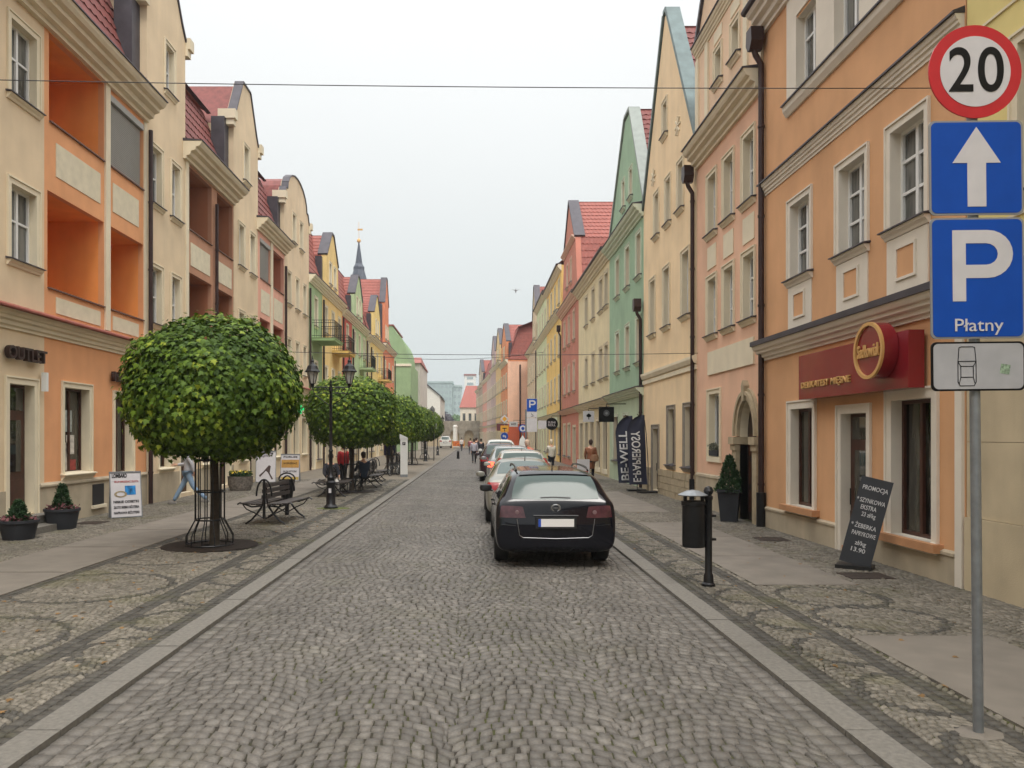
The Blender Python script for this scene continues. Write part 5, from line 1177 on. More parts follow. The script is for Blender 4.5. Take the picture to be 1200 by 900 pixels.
def person(loc, rz, label, top=(90, 90, 96), legs=(60, 70, 90), hair=(50, 36, 28), stride=.18, arms=((.0, .0), (.0, .0)), seated=False, h=1.72, long_coat=False, bag=None, hood=False, group=None, cap=None, shoes=(40, 38, 38), lean=0, hair_long=False):
    # local frame: the person faces +y ; arms = (forward swing, elbow bend) per side in radians
    k = h/1.75; p = empty('person', loc, rz, label, 'person', group)
    hip = Vector((0, 0, .94 if not seated else .50)); J = {}
    sh = hip+Vector((0, lean*.45, .50)); neck = sh+Vector((0, lean*.1, .07)); head = neck+Vector((0, .02+lean*.08, .17))
    V = [hip, hip+Vector((0, lean*.2, .22)), sh+Vector((0, 0, -.04)), neck, neck+Vector((0, .01, .06))]; E_ = [(0, 1), (1, 2), (2, 3), (3, 4)]; Rr = [(.135, .10), (.125, .095), (.15, .10), .055, .05]
    def addv(v, r_, par): V.append(Vector(v)); Rr.append(r_); E_.append((par, len(V)-1)); return len(V)-1
    LG = []; AR = []
    for i, s_ in enumerate((-1, 1)):
        st = stride*(1 if i else -1)
        hj = hip+Vector((s_*.085, 0, -.04))
        if seated: kn = hj+Vector((s_*.05, .43, .0)); an = kn+Vector((0, .10+.1*i, -.42)); 
        else:
            kn = hj+Vector((s_*.01, st*.55+.03, -.42)); an = Vector((s_*.09, st*1.25-(.10 if st < 0 else 0), .09+(.05 if st < -.1 else 0)))
        a = addv(hj, .088, 0); b_ = addv(kn, .058, a); c_ = addv(an, .038, b_); LG.append((hj, kn, an))
        so = sh+Vector((s_*.185, 0, -.03)); sw, el = arms[i]
        e_ = so+Vector((s_*.05, math.sin(sw)*.29, -math.cos(sw)*.29)); w_ = e_+Vector((-s_*.03, math.sin(sw+el)*.25, -math.cos(sw+el)*.25))
        a = addv(so, .055, 2); b_ = addv(e_, .042, a); c_ = addv(w_, .028, b_); hd = (w_-e_).normalized(); AR.append((so, e_, w_, hd))
        pm_ = addv(w_+hd*.08, .03, c_)
    body_ = skin_mesh('body', V, E_, Rr, M_skin, p)
    # head with face and five-fingered hands are joined into the body mesh
    mb = MB(); mb.lathe([(.02, -.12), (.05, -.105), (.068, -.06), (.076, 0), (.078, .05), (.066, .09), (.035, .117), (.005, .122)], 14, c=tuple(head), sy=1.2)
    mb.lathe([(.004, -.02), (.014, -.01), (.006, .03)], 6, c=(head.x, head.y+.095, head.z-.01))
    for s_ in (-1, 1):
        mb.lathe([(.003, -.03), (.014, 0), (.003, .03)], 6, c=(head.x+s_*.08, head.y, head.z))
    for (so, e_, w_, hd), s_ in zip(AR, (-1, 1)):
        sd = Vector((0, 1, 0)) if abs(hd.y) < .7 else Vector((0, 0, 1)); sd = (sd-hd*sd.dot(hd)).normalized(); cu = hd.cross(sd)*s_*-1
        for q in range(4):
            b0 = w_+hd*.09+sd*(q-1.5)*.018; ln = (.06, .07, .066, .05)[q]; mb.tube([b0-hd*.02, b0+hd*ln*.5+cu*.006, b0+hd*ln*.95+cu*.022], [.009, .008, .006], 5)
        b0 = w_+hd*.03+sd*.03; mb.tube([b0, b0+sd*.025+hd*.03, b0+sd*.028+hd*.055], [.01, .009, .007], 5)
    tmp = mb.mesh('t', M_skin, True); bm = bmesh.new(); bm.from_mesh(body_.data); bm.from_mesh(tmp); bm.to_mesh(body_.data); bm.free(); body_.data.polygons.foreach_set('use_smooth', [True]*len(body_.data.polygons))
    ey = MB()
    for s_ in (-1, 1): ey.lathe([(.002, -.009), (.01, 0), (.002, .009)], 6, c=(head.x+s_*.03, head.y+.088, head.z+.01))
    ey.build('eyes', M_plast, p)
    # clothes
    mt = mat('cloth_%d_%d_%d' % top, lin(top), .9, noise=.12, nscale=9, bump=.3, bscale=30); ml = mat('cloth_%d_%d_%d' % legs, lin(legs), .9, noise=.12, nscale=9, bump=.3, bscale=30)
    V2 = [hip+Vector((0, 0, -.13)), hip+Vector((0, lean*.2, .22)), sh+Vector((0, 0, -.05)), neck+Vector((0, 0, -.015))]; E2 = [(0, 1), (1, 2), (2, 3)]; R2 = [(.19, .15), (.17, .14), (.205, .15), .10]
    if long_coat: V2.append(hip+Vector((0, 0, -.42))); R2.append((.20, .17)); E2.append((0, 4))
    for so, e_, w_, hd in AR:
        q = len(V2); V2 += [so, e_, w_-hd*.01]; R2 += [.085, .06, .044]; E2 += [(2, q), (q, q+1), (q+1, q+2)]
    skin_mesh('jacket', V2, E2, R2, mt, p)
    V3 = [hip+Vector((0, 0, .06))]; R3 = [(.16, .125)]; E3 = []
    for hj, kn, an in LG:
        q = len(V3); V3 += [hj, kn, an]; R3 += [.105, .072, .058]; E3 += [(0, q), (q, q+1), (q+1, q+2)]
    skin_mesh('trousers', V3, E3, R3, ml, p)
    msh = mat('shoe_%d_%d_%d' % shoes, lin(shoes), .6)
    for hj, kn, an in LG:
        b_ = MB(); b_.lathe([(.045, -.065), (.05, -.045), (.042, .0), (.03, .03)], 10, c=(0, .05, 0), sy=2.6); b_.build('shoe', msh, p, smooth=True, loc=tuple(an+Vector((0, 0, -.02 if seated else -.02))))
    mh = mat('hair_%d_%d_%d' % hair, lin(hair), .7, noise=.3, nscale=30)
    b_ = MB()
    if cap: mh = mat('cap_%d_%d_%d' % cap, lin(cap), .9)
    b_.lathe([(.084, -.02), (.09, .03), (.082, .085), (.05, .125), (.01, .14)], 14, c=(head.x, head.y-.012, head.z), sy=1.18)
    b_.lathe([(.03, -.10 if not hair_long else -.2), (.065, -.09 if not hair_long else -.16), (.078, 0), (.07, .05)], 12, c=(head.x, head.y-.045, head.z), sy=.95)
    b_.build('hood' if hood else 'hair', mt if hood else mh, p, smooth=True)
    if hood:
        pass
    p.scale = (k, k, k)
    return p
G0 = PZ
def at(x, y, Y=None, Z=0):   # photo measurement -> ground point in metres
    Y = Y or 900*(EYE-Z)/(y-511); return ((x-558)*Y/900, Y)
x_, y_ = at(221, 592); person((x_, y_, PZ), R(100), 'person in grey shirt and light blue jeans walking away behind the nearest tree', top=(176, 176, 180), legs=(128, 152, 178), stride=.34, arms=((-.5, .3), (.4, 1.1)), shoes=(120, 116, 112), h=1.72)
person((4.85, 32.5, PZ), R(-5), 'person in long brown hooded coat carrying a tan bag past the shop fronts', top=(140, 88, 60), legs=(34, 32, 40), hair=(58, 36, 26), stride=.1, arms=((.2, .5), (-.1, .3)), long_coat=True, h=1.72)
b = MB(); b.lathe([(.05, -.17), (.16, -.15), (.18, -.02), (.15, .1), (.05, .13)], 12, sy=.5)
h = empty('handbag', (4.98, 32.28, PZ+1.02), 0, 'tan bag hanging on the back of the person in the brown coat', 'bag'); b.build('bag_body', mat('tan_leather', lin((150, 110, 80)), .6), h, smooth=True)
b = MB(); b.tube([(-.12, 0, .1), (-.1, .05, .3), (0, .08, .42), (.1, .05, .3), (.12, 0, .1)], .012, 5); b.build('strap', MATS['tan_leather'], h)
person((3.78, 38.6, PZ), R(10), 'person in white jacket and pale cap with dark trousers on the right pavement', top=(206, 200, 186), legs=(28, 30, 40), cap=(214, 200, 176), stride=.08, arms=((.4, .9), (.1, .2)), h=1.70)
person((2.35, 30.6, 0), R(60), 'stooping person in salmon orange padded jacket between parked cars and pavement', top=(196, 104, 84), legs=(200, 196, 190), stride=.05, lean=.55, cap=(196, 170, 150), arms=((.8, .4), (.7, .5)), h=1.75)
person((-4.75, 25.1, PZ), R(200), 'person in dark jacket with white trousers sitting on bench by second maple', top=(34, 34, 42), legs=(206, 204, 200), seated=True, arms=((.6, .6), (.5, .7)), h=1.74)
person((-4.05, 27.6, PZ), R(30), 'person in navy blue clothes sitting on the bench behind the second maple', top=(46, 58, 78), legs=(30, 32, 40), seated=True, arms=((.5, .9), (.5, .6)), h=1.74)
person((-5.05, 29.2, PZ), R(40), 'person in red top standing under the second maple crown', top=(170, 40, 44), legs=(34, 36, 44), stride=.05, h=1.6)
person((-4.5, 40.0, PZ), R(0), 'person in deep blue jacket standing beside the bicycle under third maple', top=(40, 44, 92), legs=(96, 70, 66), stride=.06, h=1.78)
ppl = [(-.15, 54.5, 'person in pale grey top and black trousers walking up the road', (168, 166, 176), (24, 24, 30), 1.72),
       (.38, 60, 'person in dark clothes walking beyond the end of the parked cars', (40, 40, 46), (30, 30, 38), 1.7),
       (.0, 66, 'person in black coat in the far group on the road', (28, 28, 34), (26, 26, 30), 1.75),
       (-.6, 80, 'person in dusky pink top far down the road', (150, 88, 92), (44, 44, 54), 1.68),
       (-1.9, 100, 'person in white shirt at the far crossing', (220, 218, 214), (60, 60, 70), 1.7),
       (.1, 92, 'person in brown jacket near the far right shop fronts', (110, 80, 66), (40, 40, 46), 1.72)]
for X_, Y_, lb, tp, lg, hh in ppl: person((X_, Y_, 0), R(random.uniform(-20, 20)), lb, top=tp, legs=lg, stride=.2, h=hh, group='people far down the street')
# ------------------------------------------------------------------ street furniture
def sign_plate(parent, wd, ht, m, name, z, y=-.02, rim=None, rad=.035, t=.01):
    pts_ = []
    for cx, cz, a0 in ((wd/2-rad, ht/2-rad, 0), (-wd/2+rad, ht/2-rad, 90), (-wd/2+rad, -ht/2+rad, 180), (wd/2-rad, -ht/2+rad, 270)):
        for a in range(0, 91, 15): pts_.append((cx+rad*math.cos(R(a0+a)), cz+rad*math.sin(R(a0+a))))
    b = MB(); b.prism(pts_, 0, t); o = b.build(name, rim or m, parent, loc=(0, y, z))
    if rim:
        q = MB(); s_ = .012; pp = [(x_*(1-2*s_/wd), z_*(1-2*s_/ht)) for x_, z_ in pts_]; q.prism(pp, -.0025, .001); q.build('face', m, o)
    return o
M_blue = mat('sign_blue', (.006, .07, .40), .5, noise=.06, nscale=6, spec=.2); M_sw = mat('sign_white', (.60, .58, .60), .4, noise=.05, nscale=8); M_rr = mat('sign_rim_red', (.52, .02, .03), .35, noise=.08, nscale=8)
M_black = mat('sign_black', (.006, .006, .007), .5, spec=.2); M_grey = mat('sign_back_rim', lin((150, 152, 156)), .45, metal=.4)
def disc(parent, r, m, name, z, y, t=.01, n=48):
    b = MB(); b.lathe([(r, 0), (r, t)], n); o = b.build(name, m, parent, loc=(0, y, z)); o.rotation_euler = (PI/2, 0, 0); return o
S = empty('traffic_sign_post', (3.25, 4.97, PZ), 0, 'grey pole with speed limit 20, one way arrow, Płatny parking and car symbol plates', 'traffic sign', rot=(0, R(-.6), 0))
b = MB(); b.tube([(0, 0, 0), (0, 0, 4.42)], .031, 16); b.build('pole', M_steel, S, smooth=True)
b = MB(); b.lathe([(.16, 0), (.13, .008), (.0, .01)], 7, sy=.8); b.build('concrete_foot', M_slab, S)
zz = 4.26
d_ = disc(S, .298, M_rr, 'speed_limit_disc', zz, -.035); d_.location.x = -.005; q = MB(); q.lathe([(.226, 0), (.226, .003)], 48); q.build('face', M_sw, d_, loc=(0, 0, .0095)).rotation_euler = (0, 0, 0)
lettering('2', .40, M_black, S, (-.098, -.0495, zz-.005), (PI/2, 0, 0), depth=.001, bold=.004, fit=.155, name='digit'); lettering('0', .40, M_black, S, (.093, -.0495, zz-.005), (PI/2, 0, 0), depth=.001, bold=.004, fit=.165, name='digit')
o = sign_plate(S, .60, .605, M_blue, 'one_way_sign', 3.643, y=-.045, rim=M_grey); o.location.x = -.005
q = MB(); q.prism([(-.06, -.25), (.06, -.25), (.06, .03), (.155, .03), (0, .26), (-.155, .03), (-.06, .03)], -.005, -.003); q.build('arrow', M_sw, o)
o = sign_plate(S, .60, .775, M_blue, 'parking_sign', 2.935, y=-.045, rim=M_grey); o.location.x = -.005
q = MB(); pl = [(-.15, -.16), (-.07, -.16), (-.07, -.02), (.06, -.02)]+[(.06+.15*math.cos(t), .125+.145*math.sin(t)) for t in np.linspace(-PI/2, PI/2, 13)]+[(-.15, .27)]
hole = [(-.07, .06), (.05, .06)]+[(.05+.07*math.cos(t), .125+.065*math.sin(t)) for t in np.linspace(-PI/2, PI/2, 9)]+[(-.07, .19)]
pl = [(a, c+.02) for a, c in pl]; hole = [(a, c+.02) for a, c in hole]
tr = tessellate_polygon([[Vector((a, c, 0)) for a, c in pl], [Vector((a, c, 0)) for a, c in hole]]); q.add([(a, -.005, c) for a, c in [(a_*1.08, c_*1.06) for a_, c_ in pl+hole]], tr); q.build('letter', M_sw, o)
lettering('Płatny', .115, M_sw, S, (-.005, -.052, 2.63), (PI/2, 0, 0), depth=.0006, bold=.0004, fit=.31, name='lettering')
o = sign_plate(S, .60, .315, mat('plate_dull_grey', (.40, .40, .42), .5, noise=.12, nscale=5), 'parking_manner_plate', 2.37, y=-.045, rim=M_black); o.location.x = -.005
q = MB()
def seg(b_, p, r_, th=.005, y=-.0045):
    d = Vector((r_[0]-p[0], r_[1]-p[1])); n_ = Vector((-d.y, d.x)).normalized()*th/2; e2 = d.normalized()*th*.3
    b_.add([(p[0]+n_.x-e2.x, y, p[1]+n_.y-e2.y), (r_[0]+n_.x+e2.x, y, r_[1]+n_.y+e2.y), (r_[0]-n_.x+e2.x, y, r_[1]-n_.y+e2.y), (p[0]-n_.x-e2.x, y, p[1]-n_.y-e2.y)], [(0, 1, 2, 3)])
for s_ in (-1, 1):
    cx = -.075; L_ = [(s_*.045, -.125), (s_*.058, -.1), (s_*.058, .03), (s_*.05, .12), (s_*.035, .125)]
    for a, c in zip(L_[:-1], L_[1:]): seg(q, (cx+a[0], a[1]), (cx+c[0], c[1]))
    seg(q, (cx+s_*.058, .03), (cx+s_*.04, .0)); seg(q, (cx+s_*.04, 0), (cx+s_*.04, -.07)); seg(q, (cx+s_*.04, -.07), (cx+s_*.05, -.11))
for (z_, w_) in ((.125, .037), (.032, .056), (0, .04), (-.07, .04), (-.125, .045)): seg(q, (-.075-w_, z_), (-.075+w_, z_))
q.build('car_symbol', M_black, o)
q = MB(); q.cbox((.17, -.0035, -.02), (.062, .001, .062), None, Matrix.Rotation(.15, 3, 'Y')); q.build('sticker', mat('sticker_green', (.25, .34, .24), .6, noise=.6, nscale=60), o)
b = MB()
for z_ in (4.4, 4.12, 3.8, 3.5, 3.2, 2.7, 2.45, 2.3): b.lathe([(.036, -.015), (.036, .015)], 12, c=(0, 0, z_))
b.build('clamps', M_steel, S)
# litter bin on post
S = empty('litter_bin', (2.98, 9.85, PZ), 0, 'black litter bin with domed lid on ball topped post beside the right kerb', 'litter bin')
b = MB(); b.lathe([(.085, 0), (.085, .03), (.065, .05), (.06, .14), (.045, .17), (.045, 1.1), (.055, 1.12), (.055, 1.15), (.03, 1.17)], 16); b.build('post', M_iron, S, smooth=True)
b = MB(); b.lathe([(.0, -.065), (.045, -.046), (.065, 0), (.045, .046), (.0, .065)], 14, c=(0, 0, 1.22), caps=False); b.build('ball', M_iron, S, smooth=True)
b = MB(); b.lathe([(.14, 0), (.145, .02), (.145, .53), (.158, .54), (.158, .59), (.13, .59), (.13, .1)], 20, sx=1, sy=.85); b.build('bin_body', M_iron, S, smooth=True, loc=(-.19, 0, .50))
b = MB(); b.lathe([(.0, .06), (.08, .05), (.185, .0), (.19, .01), (.08, .062), (.0, .075)], 12, caps=False); b.build('lid', M_steel, S, loc=(-.2, 0, 1.16))
b = MB()
for s_ in (-1, 1): b.box(-.19+s_*.11-.02, -.19+s_*.11+.02, -.02, .02, 1.05, 1.175)
for z_ in (.6, .9): b.box(-.05, .09, -.03, .03, z_-.015, z_+.015)
b.build('brackets', M_iron, S)
# lanterns
def lamp_post(loc, label):
    S = empty('street_lamp', loc, 0, label, 'street lamp', 'double headed iron street lamps on the left pavement')
    b = MB(); b.lathe([(.19, 0), (.19, .05), (.15, .09), (.125, .12), (.115, .62), (.14, .66), (.14, .70), (.10, .74), (.10, .80), (.12, .83), (.05, .95), (.05, 1.5), (.065, 1.53), (.042, 1.58), (.038, 3.1), (.06, 3.13), (.02, 3.32), (.03, 3.36), (.0, 3.45)], 14); b.build('post', M_iron, S, smooth=True)
    b = MB(); b.box(-.035, .035, -.128, -.118, .42, .54); b.build('notice', M_sw, S)
    b = MB(); b.tube([(-.5, 0, 3.22), (.5, 0, 3.22)], .018, 6); b.tube([(-.46, 0, 3.06), (.46, 0, 3.06)], .010, 5)
    for s_ in (-1, 1):
        for (cx, r_) in ((.16, .085), (.33, .07)): b.tube([(s_*(cx+r_*math.cos(t)*(1-t/14)), 0, 3.13+r_*math.sin(t)*(1-t/14)) for t in np.linspace(0, 9, 24)], .009, 4)
        b.tube([(s_*.05, 0, 2.75), (s_*.2, 0, 2.85), (s_*.42, 0, 3.02), (s_*.5, 0, 3.22)], .012, 5)
    b.build('bracket', M_iron, S)
    for s_ in (-1, 1):
        ln = empty('lantern', (s_*.49, 0, 3.22)); ln.parent = S
        b = MB(); b.lathe([(.03, 0), (.05, .06), (.07, .09), (.05, .1)], 8); b.lathe([(.155, .43), (.20, .40), (.205, .42), (.165, .47), (.13, .56), (.06, .62), (.04, .66), (.05, .70), (.02, .74), (.008, .84)], 8)
        for q in range(6): a = 2*PI*q/6; b.tube([(.07*math.cos(a), .07*math.sin(a), .09), (.15*math.cos(a), .15*math.sin(a), .43)], .009, 4)
        b.build('lantern_frame', M_iron, ln)
        b = MB(); b.lathe([(.062, .1), (.142, .42)], 6); b.build('lantern_glass', mat('lantern_glass', (.42, .41, .38), .15, spec=.6, noise=.2, nscale=12), ln)
    return S
x_, y_ = at(387, 597); lp = lamp_post((-3.86, 20.4, PZ), 'nearest double headed iron street lamp between the first two maples')
for yy, lb in ((39.6, 'second double headed street lamp along the left kerb, beside the parking machine'), (58.5, 'third double headed street lamp rising from the maple crowns'), (77, 'farthest double headed street lamp beyond the last maple')):
    c_ = copy_tree(lp); c_.location = (-3.86, yy, PZ); c_['label'] = lb
b = MB(); b.lathe([(.45, 0), (.44, .006), (.0, .008)], 13, sy=.6); o = b.build('moss', mat('moss', (.09, .11, .02), .95, noise=.4, nscale=12, bump=.8), None, loc=(-3.8, 20.4, PZ)); tag(o, kind='structure')
# second sign pole far left
S = empty('sign_post', (-3.3, 60, PZ), 0, 'thin dark pole with small lamp sign near the far left kerb', 'post'); b = MB(); b.tube([(0, 0, 0), (0, 0, 2.9)], .04, 6); b.build('pole', M_iron, S)
b = MB(); b.box(-.25, .2, -.02, .02, 2.5, 2.9); b.build('plate', M_grey, S)
# benches
M_slat = mat('bench_slat', lin((58, 52, 50)), .6, noise=.25, nscale=10)
def bench(loc, rz, label):
    S = empty('park_bench', loc, rz, label, 'bench', 'back to back iron benches on the left pavement'); L = 1.7
    for s_ in (-1, 1):
        b = MB()
        for k in range(4): b.box(min(s_*(.07+k*.115), s_*(.07+k*.115+.095)), max(s_*(.07+k*.115), s_*(.07+k*.115+.095)), 0, L, .42+.008*k, .45+.008*k)
        b.build('seat', M_slat, S); b = MB()
        for k in range(3): b.box(min(s_*(.015+.012*k), s_*(.035+.012*k)) , max(s_*(.015+.012*k), s_*(.04+.012*k)), .05, L-.05, .80-.12*k, .88-.12*k)
        b.build('backrest', M_slat, S)
    for y_ in (.12, L-.12):
        b = MB()
        for s_ in (-1, 1):
            b.tube([(s_*.02, y_, .9), (s_*.03, y_, .62), (s_*.06, y_, .40), (s_*.30, y_, .38), (s_*.56, y_, .47), (s_*.62, y_, .43)], .02, 6)
            b.tube([(s_*.08, y_, .38), (s_*.17, y_, .25), (s_*.30, y_, .10), (s_*.44, y_, .01)], .022, 6)
            b.tube([(s_*.50, y_, .43), (s_*.42, y_, .33), (s_*.22, y_, .24), (s_*.05, y_, .14), (0, y_, .13)], .014, 5)
        b.build('leg', M_iron, S)
    b = MB(); b.tube([(math.cos(t)*.17, .05, .62+math.sin(t)*.36) for t in np.linspace(0, PI, 13)], .02, 6); b.tube([(0, .05, .13), (0, .05, .98)], .03, 6); b.build('end_arch', M_iron, S)
    b = MB(); b.tube([(math.cos(t)*.17, L-.05, .62+math.sin(t)*.36) for t in np.linspace(0, PI, 13)], .02, 6); b.build('end_arch', M_iron, S)
    return S
bp = bench((-4.6, 16.6, PZ), R(-4), 'nearest double sided iron bench just beyond the first maple')
for (x_, y_, rz, lb) in ((-4.55, 24.1, R(4), 'double sided bench beside the second maple where people sit'), (-4.1, 28.3, 0, 'double sided bench just beyond the second maple'), (-4.3, 31.9, R(3), 'double sided bench between the second and third maples'), (-4.3, 41.5, 0, 'double sided bench beyond the third maple near parking machine')):
    c_ = copy_tree(bp); c_.location = (x_, y_, PZ); c_.rotation_euler = (0, 0, rz); c_['label'] = lb
def bin2(loc, label):
    S = empty('litter_basket', loc, 0, label, 'litter basket'); b = MB(); b.lathe([(.12, .3), (.2, .86), (.19, .86), (.11, .32)], 14, caps=False); b.lathe([(.12, .3), (.12, .31)], 14); b.build('basket', M_iron, S)
    b = MB(); b.tube([(math.cos(t)*.2, 0, .86+math.sin(t)*.16) for t in np.linspace(0, PI, 9)], .02, 5); b.tube([(0, 0, 0), (0, 0, .3)], .05, 8); b.build('stand', M_iron, S); return S
bin2((-4.62, 18.75, PZ), 'black litter basket with arched handle at the far end of the nearest bench')
# parking machine
S = empty('parking_machine', (-3.4, 36.2, PZ), R(4), 'white parking ticket pillar with slanted top on the left kerb', 'parking machine')
b = MB(); b.box(-.17, .17, -.14, .14, .12, 1.75); v = b.build('cabinet', mat('machine_white', (.62, .62, .60), .4), S)
b = MB(); b.profile([(-.15, 1.75), (.15, 1.75), (.15, 1.8), (-.15, 1.8)], -.18, .18); b.prism([(-.2, 1.8), (.18, 1.8), (.18, 1.84), (-.2, 2.02)], -.16, .16); b.build('cap', MATS['machine_white'], S)
b = MB(); b.box(-.175, .175, -.145, .145, 0, .12); b.build('base', M_steel, S)
b = MB(); b.box(-.07, .07, -.15, -.14, 1.5, 1.64); o = b.build('panel', M_black, S); lettering('P', .12, M_sw, S, (0, -.153, 1.57), (PI/2, 0, 0), depth=.001, bold=.004)
# feather flags
M_flag = mat('flag_navy', lin((38, 42, 62)), .8, noise=.12, nscale=3); M_flagw = mat('flag_white', (.7, .7, .7), .8); M_flagg = mat('flag_green', (.45, .5, .15), .8)
def flag(loc, rz, label, txt, txt2, mirror, lean):
    S = empty('feather_flag', loc, rz, label, 'flag', 'advertising flags by the green house'); zb = .28
    def wv(u, v): return .035*math.sin(u*6+v*4)+.02*math.sin(v*9)
    b = MB(); n = 26; vs = []; fs = []
    for i in range(n+1):
        v = i/n; z = zb+v*2.35; wl = .62 if v < .72 else .62*math.sqrt(max(.02, 1-((v-.72)/.29)**2)); xr = .0
        for j in range(7): u = j/6; vs.append((xr-u*wl+lean*v*.35+(-.0), wv(u, v)-.012*0, z))
    for i in range(n):
        for j in range(6): a = i*7+j; fs.append((a, a+1, a+8, a+7))
    k_ = len(vs); vs += [(x_, y_+.012, z_) for x_, y_, z_ in vs]; fs += [tuple(reversed([q+k_ for q in f_])) for f_ in fs]
    b.add(vs, fs); b.build('banner', M_flag, S, smooth=True)
    b = MB(); b.tube([(.02, 0, 0), (.02, 0, 1.0), (.03+lean*.25, 0, 2.0), (.0+lean*.33, 0, 2.45), (-.25+lean*.35, 0, 2.66)], .014, 6); b.build('flag_pole', M_iron, S)
    b = MB(); b.box(-.32, .32, -.2, .2, 0, .06); b.build('flag_base', M_plast, S)
    for t_, sz, xo, zo, fit, mt_ in ((txt, .40, -.36, 1.22, 1.72, M_flagw), (txt2, .16, -.10, 1.35, 1.2, M_flagg)):
        if not t_: continue
        o = lettering(t_, sz, mt_, S, (0, 0, 0), (0, 0, 0), sx=1, depth=.001, bold=.006, fit=fit)
        for v in o.data.vertices:
            X_, Y_ = v.co.x, v.co.y
            if mirror: Y_ = -Y_
            z = zo+X_; x = xo-Y_; vv = (z-zb)/2.35; x += lean*vv*.35; u = -(x-lean*vv*.35)/.62
            v.co = (x, wv(u, vv)-.022+(v.co.z*.5), z)
    return S
flag((5.80, 26.0, PZ), R(3), 'navy feather flag with white mirrored E-PAPIEROSY lettering', 'E-PAPIEROSY', '', True, -.30)
flag((5.62, 26.9, PZ), R(-3), 'navy feather flag reading BE-WELL with small green words', 'BE-WELL', 'LIQUIDY', False, -.42)
# sandwich boards
def aboard(loc, rz, w_, h_, label, build_face, m=M_sw, spread=.35, back=True):
    S = empty('sandwich_board', loc, rz, label, 'sandwich board'); t = math.atan2(spread/2, h_)
    f = empty('front_panel', (0, -spread/2, 0), rot=(-t, 0, 0)); f.parent = S
    b = MB(); b.box(-w_/2, w_/2, 0, .015, .03, h_); b.build('panel', m, f); b = MB()
    for q in ((-w_/2-.02, -w_/2, 0, h_+.02), (w_/2, w_/2+.02, 0, h_+.02), (-w_/2, w_/2, h_, h_+.02), (-w_/2, w_/2, .01, .03)): b.box(q[0], q[1], -.008, .022, q[2], q[3])
    b.build('frame', M_steel if m is M_sw else M_plast, f); build_face(f, w_, h_)
    bk = MB(); bk.box(-w_/2, w_/2, -.015, 0, .0, h_); o = bk.build('back_panel', M_grey if m is M_sw else M_plast, S, loc=(0, spread/2, 0)); o.rotation_euler = (t, 0, 0)
    return S
def face1(f, w_, h_):
    def tx(t, z, sz, m, fit, x=0): lettering(t, sz, m, f, (x, -.004, z), (PI/2, 0, 0), depth=.001, bold=.003, fit=fit)
    md = M_black; mr = mat('text_red', (.35, .05, .05), .6)
    tx('LOMBARD', h_*.90, .12, md, w_*.45, -w_*.2) if False else None
    lettering('LOMBARD', .13, md, f, (-w_*.2, -.004, h_*.92), (PI/2, 0, 0), depth=.001, bold=.006, fit=w_*.5)
    lettering('SKUP SPRZEDAŻ ZŁOTA', .06, mr, f, (.02, -.004, h_*.79), (PI/2, 0, 0), depth=.001, bold=.002, fit=w_*.82)
    for i, t in enumerate(('NISKIE ODSETKI', 'ZŁOTO SREBRO BIŻUTERIA', 'NAPRAWA BIŻUTERII')): lettering(t, .08, md, f, (0, -.004, h_*(.35-.12*i)), (PI/2, 0, 0), depth=.001, bold=.003, fit=w_*.85)
    b = MB(); b.box(-.02, w_*.33, -.004, -.001, h_*.50, h_*.70); b.build('picture', mat('picture_blue', (.02, .2, .5), .4, noise=.8, nscale=7), f)
    b = MB(); b.lathe([(.09, 0), (.11, .004), (.07, .006)], 16, c=(0, 0, 0), sx=1.3, sy=.7, caps=False); o = b.build('watch_picture', mat('picture_gold', (.3, .24, .14), .5, noise=.5, nscale=30), f, loc=(-w_*.18, -.002, h_*.52)); o.rotation_euler = (PI/2, 0, 0)
x_, y_ = at(138, 607); aboard((-8.32, 18.2, PZ), R(38), .66, 1.08, 'white LOMBARD sandwich board with blue picture beside the left wall', face1)
def face2(f, w_, h_):
    lettering('MILLENIUM', .1, M_black, f, (0, -.004, h_*.93), (PI/2, 0, 0), depth=.001, bold=.003, fit=w_*.7); lettering('RAJSTOPY', .1, M_black, f, (0, -.004, h_*.84), (PI/2, 0, 0), depth=.001, bold=.003, fit=w_*.7)
    b = MB(); b.prism([(-w_*.35, .3), (-.1, .45), (.12, .72), (.2, .68), (.16, .4), (.3, .14), (.24, .12), (.08, .42), (0, .48), (-w_*.3, .22)], -.004, -.001); b.build('picture', mat('picture_dark', (.06, .035, .03), .5), f)
def face3(f, w_, h_):
    b = MB(); b.box(-w_*.48, w_*.48, -.003, -.001, h_*.5, h_*.8); b.build('orange_band', mat('poster_orange', (.48, .26, .06), .6, noise=.2, nscale=8), f)
    b = MB(); b.box(-w_*.48, w_*.48, -.003, -.001, h_*.05, h_*.16); b.build('yellow_band', mat('poster_yellow', (.5, .36, .08), .6), f)
    for z_, t in ((.9, 'FORUM'), (.66, 'WYPRZEDAŻ'), (.36, 'SALON OPTYCZNY')): lettering(t, .1, M_black, f, (0, -.005, h_*z_), (PI/2, 0, 0), depth=.001, bold=.003, fit=w_*.75)
aboard((-8.75, 32.0, PZ), R(8), .78, 1.3, 'white poster stand showing a leg in dark stocking beside the flower basket', face2)
aboard((-7.95, 32.9, PZ), R(0), .78, 1.15, 'poster stand with orange and yellow bands right of the stocking poster', face3)
